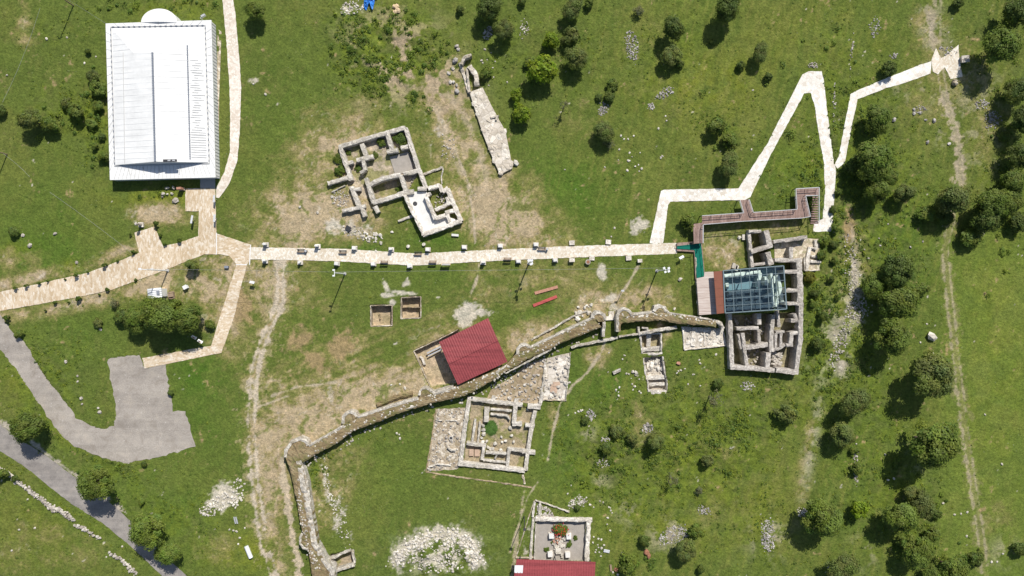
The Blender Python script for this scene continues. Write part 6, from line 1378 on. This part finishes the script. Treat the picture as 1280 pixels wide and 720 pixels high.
p = P(763.5, 709.5); b_ = MB(); b_.box((p.x, p.y, .15), (.35, 1.2, .25), .1); tag(b_.build('timber_beam', M['wood']), 'dark timber beam on the grass right of the lower red roof', 'beam')
p = P(770, 712); b_ = MB(); b_.rock((p.x, p.y, .15), .45, .4, .3); tag(b_.build('rusty_stone', M['rust']), 'reddish stone beside the dark timber beam', 'stone')
p = P(311, 690); b_ = MB(); b_.tube([(p.x - .4, p.y + 1.2, .25), (p.x + .5, p.y - 1.0, .25)], .4, 12); tag(b_.build('white_pipe', M['white_metal']), 'short white pipe lying in the grass left of the cart track', 'pipe')
p = P(295, 650); b_ = MB(); b_.box((p.x - .15, p.y, .15), (.2, 1.3, .2), .25); b_.box((p.x + .2, p.y, .15), (.2, 1.3, .2), .25); tag(b_.build('grey_profile', M['grey']), 'pair of grey metal profiles below the white stone heap', 'beam')
p = P(1204, 75); b_ = MB(); b_.box((p.x, p.y, .3), (1.3, 1.1, .7), .1); b_.box((p.x, p.y, .68), (1.45, 1.25, .1), .1); tag(b_.build('stone_block', M['rock']), 'grey stone block at the tip of the path end terrace', 'stone')
p = P(1192, 105); b_ = MB(); b_.rock((p.x, p.y, .3), .55, .6, .6); b_.rock((p.x, p.y + .5, .3), .4, .4, .5); tag(b_.build('tan_boulder', M['court']), 'tan boulder standing below the path end terrace', 'stone')
# scattered single stones
ROCKS = [MB().rock((0, 0, .25), .6, .5, .45, random.Random(s)).build('boulder', M['rock_white']) for s in range(5)]
def ordw(i): return (ORD + ['eighteenth','nineteenth','twentieth','twenty first','twenty second','twenty third','twenty fourth','twenty fifth','twenty sixth'])[i]
def stones(label, group, pts, smin, smax, mat='rock_white'):
    rank = {q: i for i, q in enumerate(sorted(pts))}
    for x, y in pts:
        o = random.choice(ROCKS).copy(); COL.objects.link(o); p = P(x, y); s = .55 * random.uniform(smin, smax); o.location = (p.x, p.y, gz(p.x, p.y) - .04); o.scale = (s, s * random.uniform(.7, 1.1), s * .8); o.rotation_euler.z = random.random() * 6.28
        o.material_slots[0].link = 'OBJECT'; o.material_slots[0].material = M[mat]; tag(o, label if len(pts) == 1 else f'{label}, {ordw(rank[(x, y)])} from left', 'stone', group)
def cloud(cx, cy, rx, ry, n): return [(random.gauss(cx, rx), random.gauss(cy, ry)) for _ in range(n)]
stones('white stone scattered on the lawn left of the excavated trench', 'white stones on the lawn left of the trench', [(761,441),(780,444),(778,449),(781,444.5),(760,465),(783,467),(786,467.5),(799,474),(770,488),(773,490),(773,494.5),(790,480),(791,487),(799,489),(801,491),(789,473)], .45, .8)
stones('large pale block in the pile left of the excavated trench', 'pale blocks left of the trench', [(791,464.5),(795,466),(795,468.5)], 1.0, 1.4, 'rock')
b_ = MB(); p = P(770.5, 464); b_.box((p.x, p.y, .25), (1.5, .55, .5), .45); b_.box((p.x + .1, p.y + .2, .55), (1.4, .25, .12), .45); tag(b_.build('carved_slab', M['rock']), 'long grey carved slab lying on the lawn left of the trench', 'stone')
stones('white stone scattered right of the chapel ruin', 'white stones right of the chapel', [(742,671),(748,673),(751.5,674),(741,678),(745,687),(748,684),(744,690),(749,690),(751,695),(747,681),(752,685),(766,715),(772,718),(755,681)], .5, .95)
stones('small white stone in the grass above the chapel ruin', 'small white stones above the chapel', [(714,607),(709.5,617),(750,626.5),(754,628),(738,631),(737,630.5),(761,634),(763,635),(763.5,638),(765,641),(759.5,647),(759,655),(762.5,663),(742,634)], .5, .8)
stones('white stone in the cluster on the lawn right of the church ruin', 'white stones right of the church', [(719,516),(723,514.5),(726,513),(728,512.5),(770,487),(774,484),(793,483),(712,478)], .6, 1.1)
stones('pale stone in the loose group on the grass below the slab court', 'pale stones below the slab court', [(848,464),(851,463),(856,461),(874,450),(875,454),(868,468),(866,468),(846,466),(895,443),(860,480),(875,482)], .5, .9)
stones('pink boulder on the lawn below the slab court', None, [(848,454)], 1.3, 1.4, 'tile_old')
stones("white stone in the scatter on the northern slope", 'white stones on the northern slope', [(776,170),(780,174),(785,174),(792,170),(774,187),(787,191),(800,191),(785,201),(794,208),(799,214),(798,206),(787,201),(832,145),(833,151),(823,161),(941,113),(939,187),(828,195),(826,197),(706,212),(756,209),(773,200),(790,196),(802,211),(784,213)], .5, .95)
stones('pale block beside the upper end of the stone foundation', 'pale blocks at the stone foundation', [(573,62),(571,58),(569,76),(561,92),(566,86),(567,103),(571,107),(563,103)], 1.0, 1.7, 'rock')
stones('dark grey block left of the stone foundation', 'dark blocks at the stone foundation', [(571.5,114.5),(569,76.5)], 1.9, 2.2, 'rock_grey')
stones('small pale stone between the bushes and the stone foundation', 'small pale stones by the stone foundation', [(614,66),(602,76),(603.5,79),(609,75),(619,77),(616,85),(617,97),(634,103),(611,107),(606,62)], .5, .9, 'rock')
stones('white boulder on the slope under the brightest bush', None, [(645,204)], 2.2, 2.3)
stones('white stone in the grass of the right meadow', 'white stones in the right meadow', [(1231,518),(1252,580),(1179,629),(1193,643),(1201,642),(1209,640),(1208,670),(1253,692),(1239,702),(1246,702),(1110,600),(1106,568),(1117,598)], .6, 1.0)
stones('large flat white rock in the meadow right of the mid slope trees', None, [(1163,420)], 3.2, 3.4)
stones('small white stone just above the large flat meadow rock', 'stones near the flat meadow rock', [(1158.5,405),(1166,441.5),(1150,428)], .7, .9)
stones('grey boulder in the grass left of the dirt track', 'grey boulders left of the dirt track', [(1142,137),(1150,141),(1157,150),(1167,151),(1117,150),(1186,180),(1142,142),(1159,178)], .9, 1.5, 'rock_grey')
stones('pale stone on the slope between baths hedge and trees', 'pale stones on the slope east of the baths', [(1100,307),(1137,309),(1153,302),(1085,323),(1090,345),(1098,298),(1080,312),(1110,280),(1075,300)], .6, .9, 'rock')
stones('white stone in the meadow of the top left', 'white stones in the top left meadow', [(84,47),(120,71),(106,79),(9,94),(59,49),(317,105),(332,118)], .6, 1.0)
stones('pale stone in the grass island inside the gravel lane', 'pale stones in the grass island', [(102,498),(103,505),(123,510),(125,515),(83,452),(97,470),(97,477),(126,412)], .8, 1.4, 'rock')
stones('grey stone on the lush meadow above the tan path', 'grey stones above the tan path', [(69,292),(96,328),(29,294),(38,307)], 1.1, 1.7, 'rock')
stones('pale stone in the grass along the lower road edge', 'pale stones below the road', [(44,660),(24,662),(133,696),(153,683),(15,688),(35,624)], .6, .9)
stones('white stone near the old pipe left of the cart track', 'white stones near the pipe', [(287,662),(292,663),(296,664),(306,660),(300,672),(298,680)], .6, 1.0)
stones('pale stone in the middle of the church lawn', 'pale stones in the church lawn', [(496,541.5),(499,543),(500,548),(489,481),(500,480),(506,485),(563,570)], .7, 1.1)
stones('white stone on the grass near the fortress gate', 'white stones near the gate', [(728,395),(733,382),(739,381),(850,349),(843,386),(721,399),(723,384)], .9, 1.5)
stones('small stone on the trodden ground above the main path', 'small stones above the main path', [(397,266),(415,246),(490,290),(470,314),(768,285),(764,296),(375,259)], .7, 1.1)
for o in ROCKS: bpy.data.objects.remove(o)
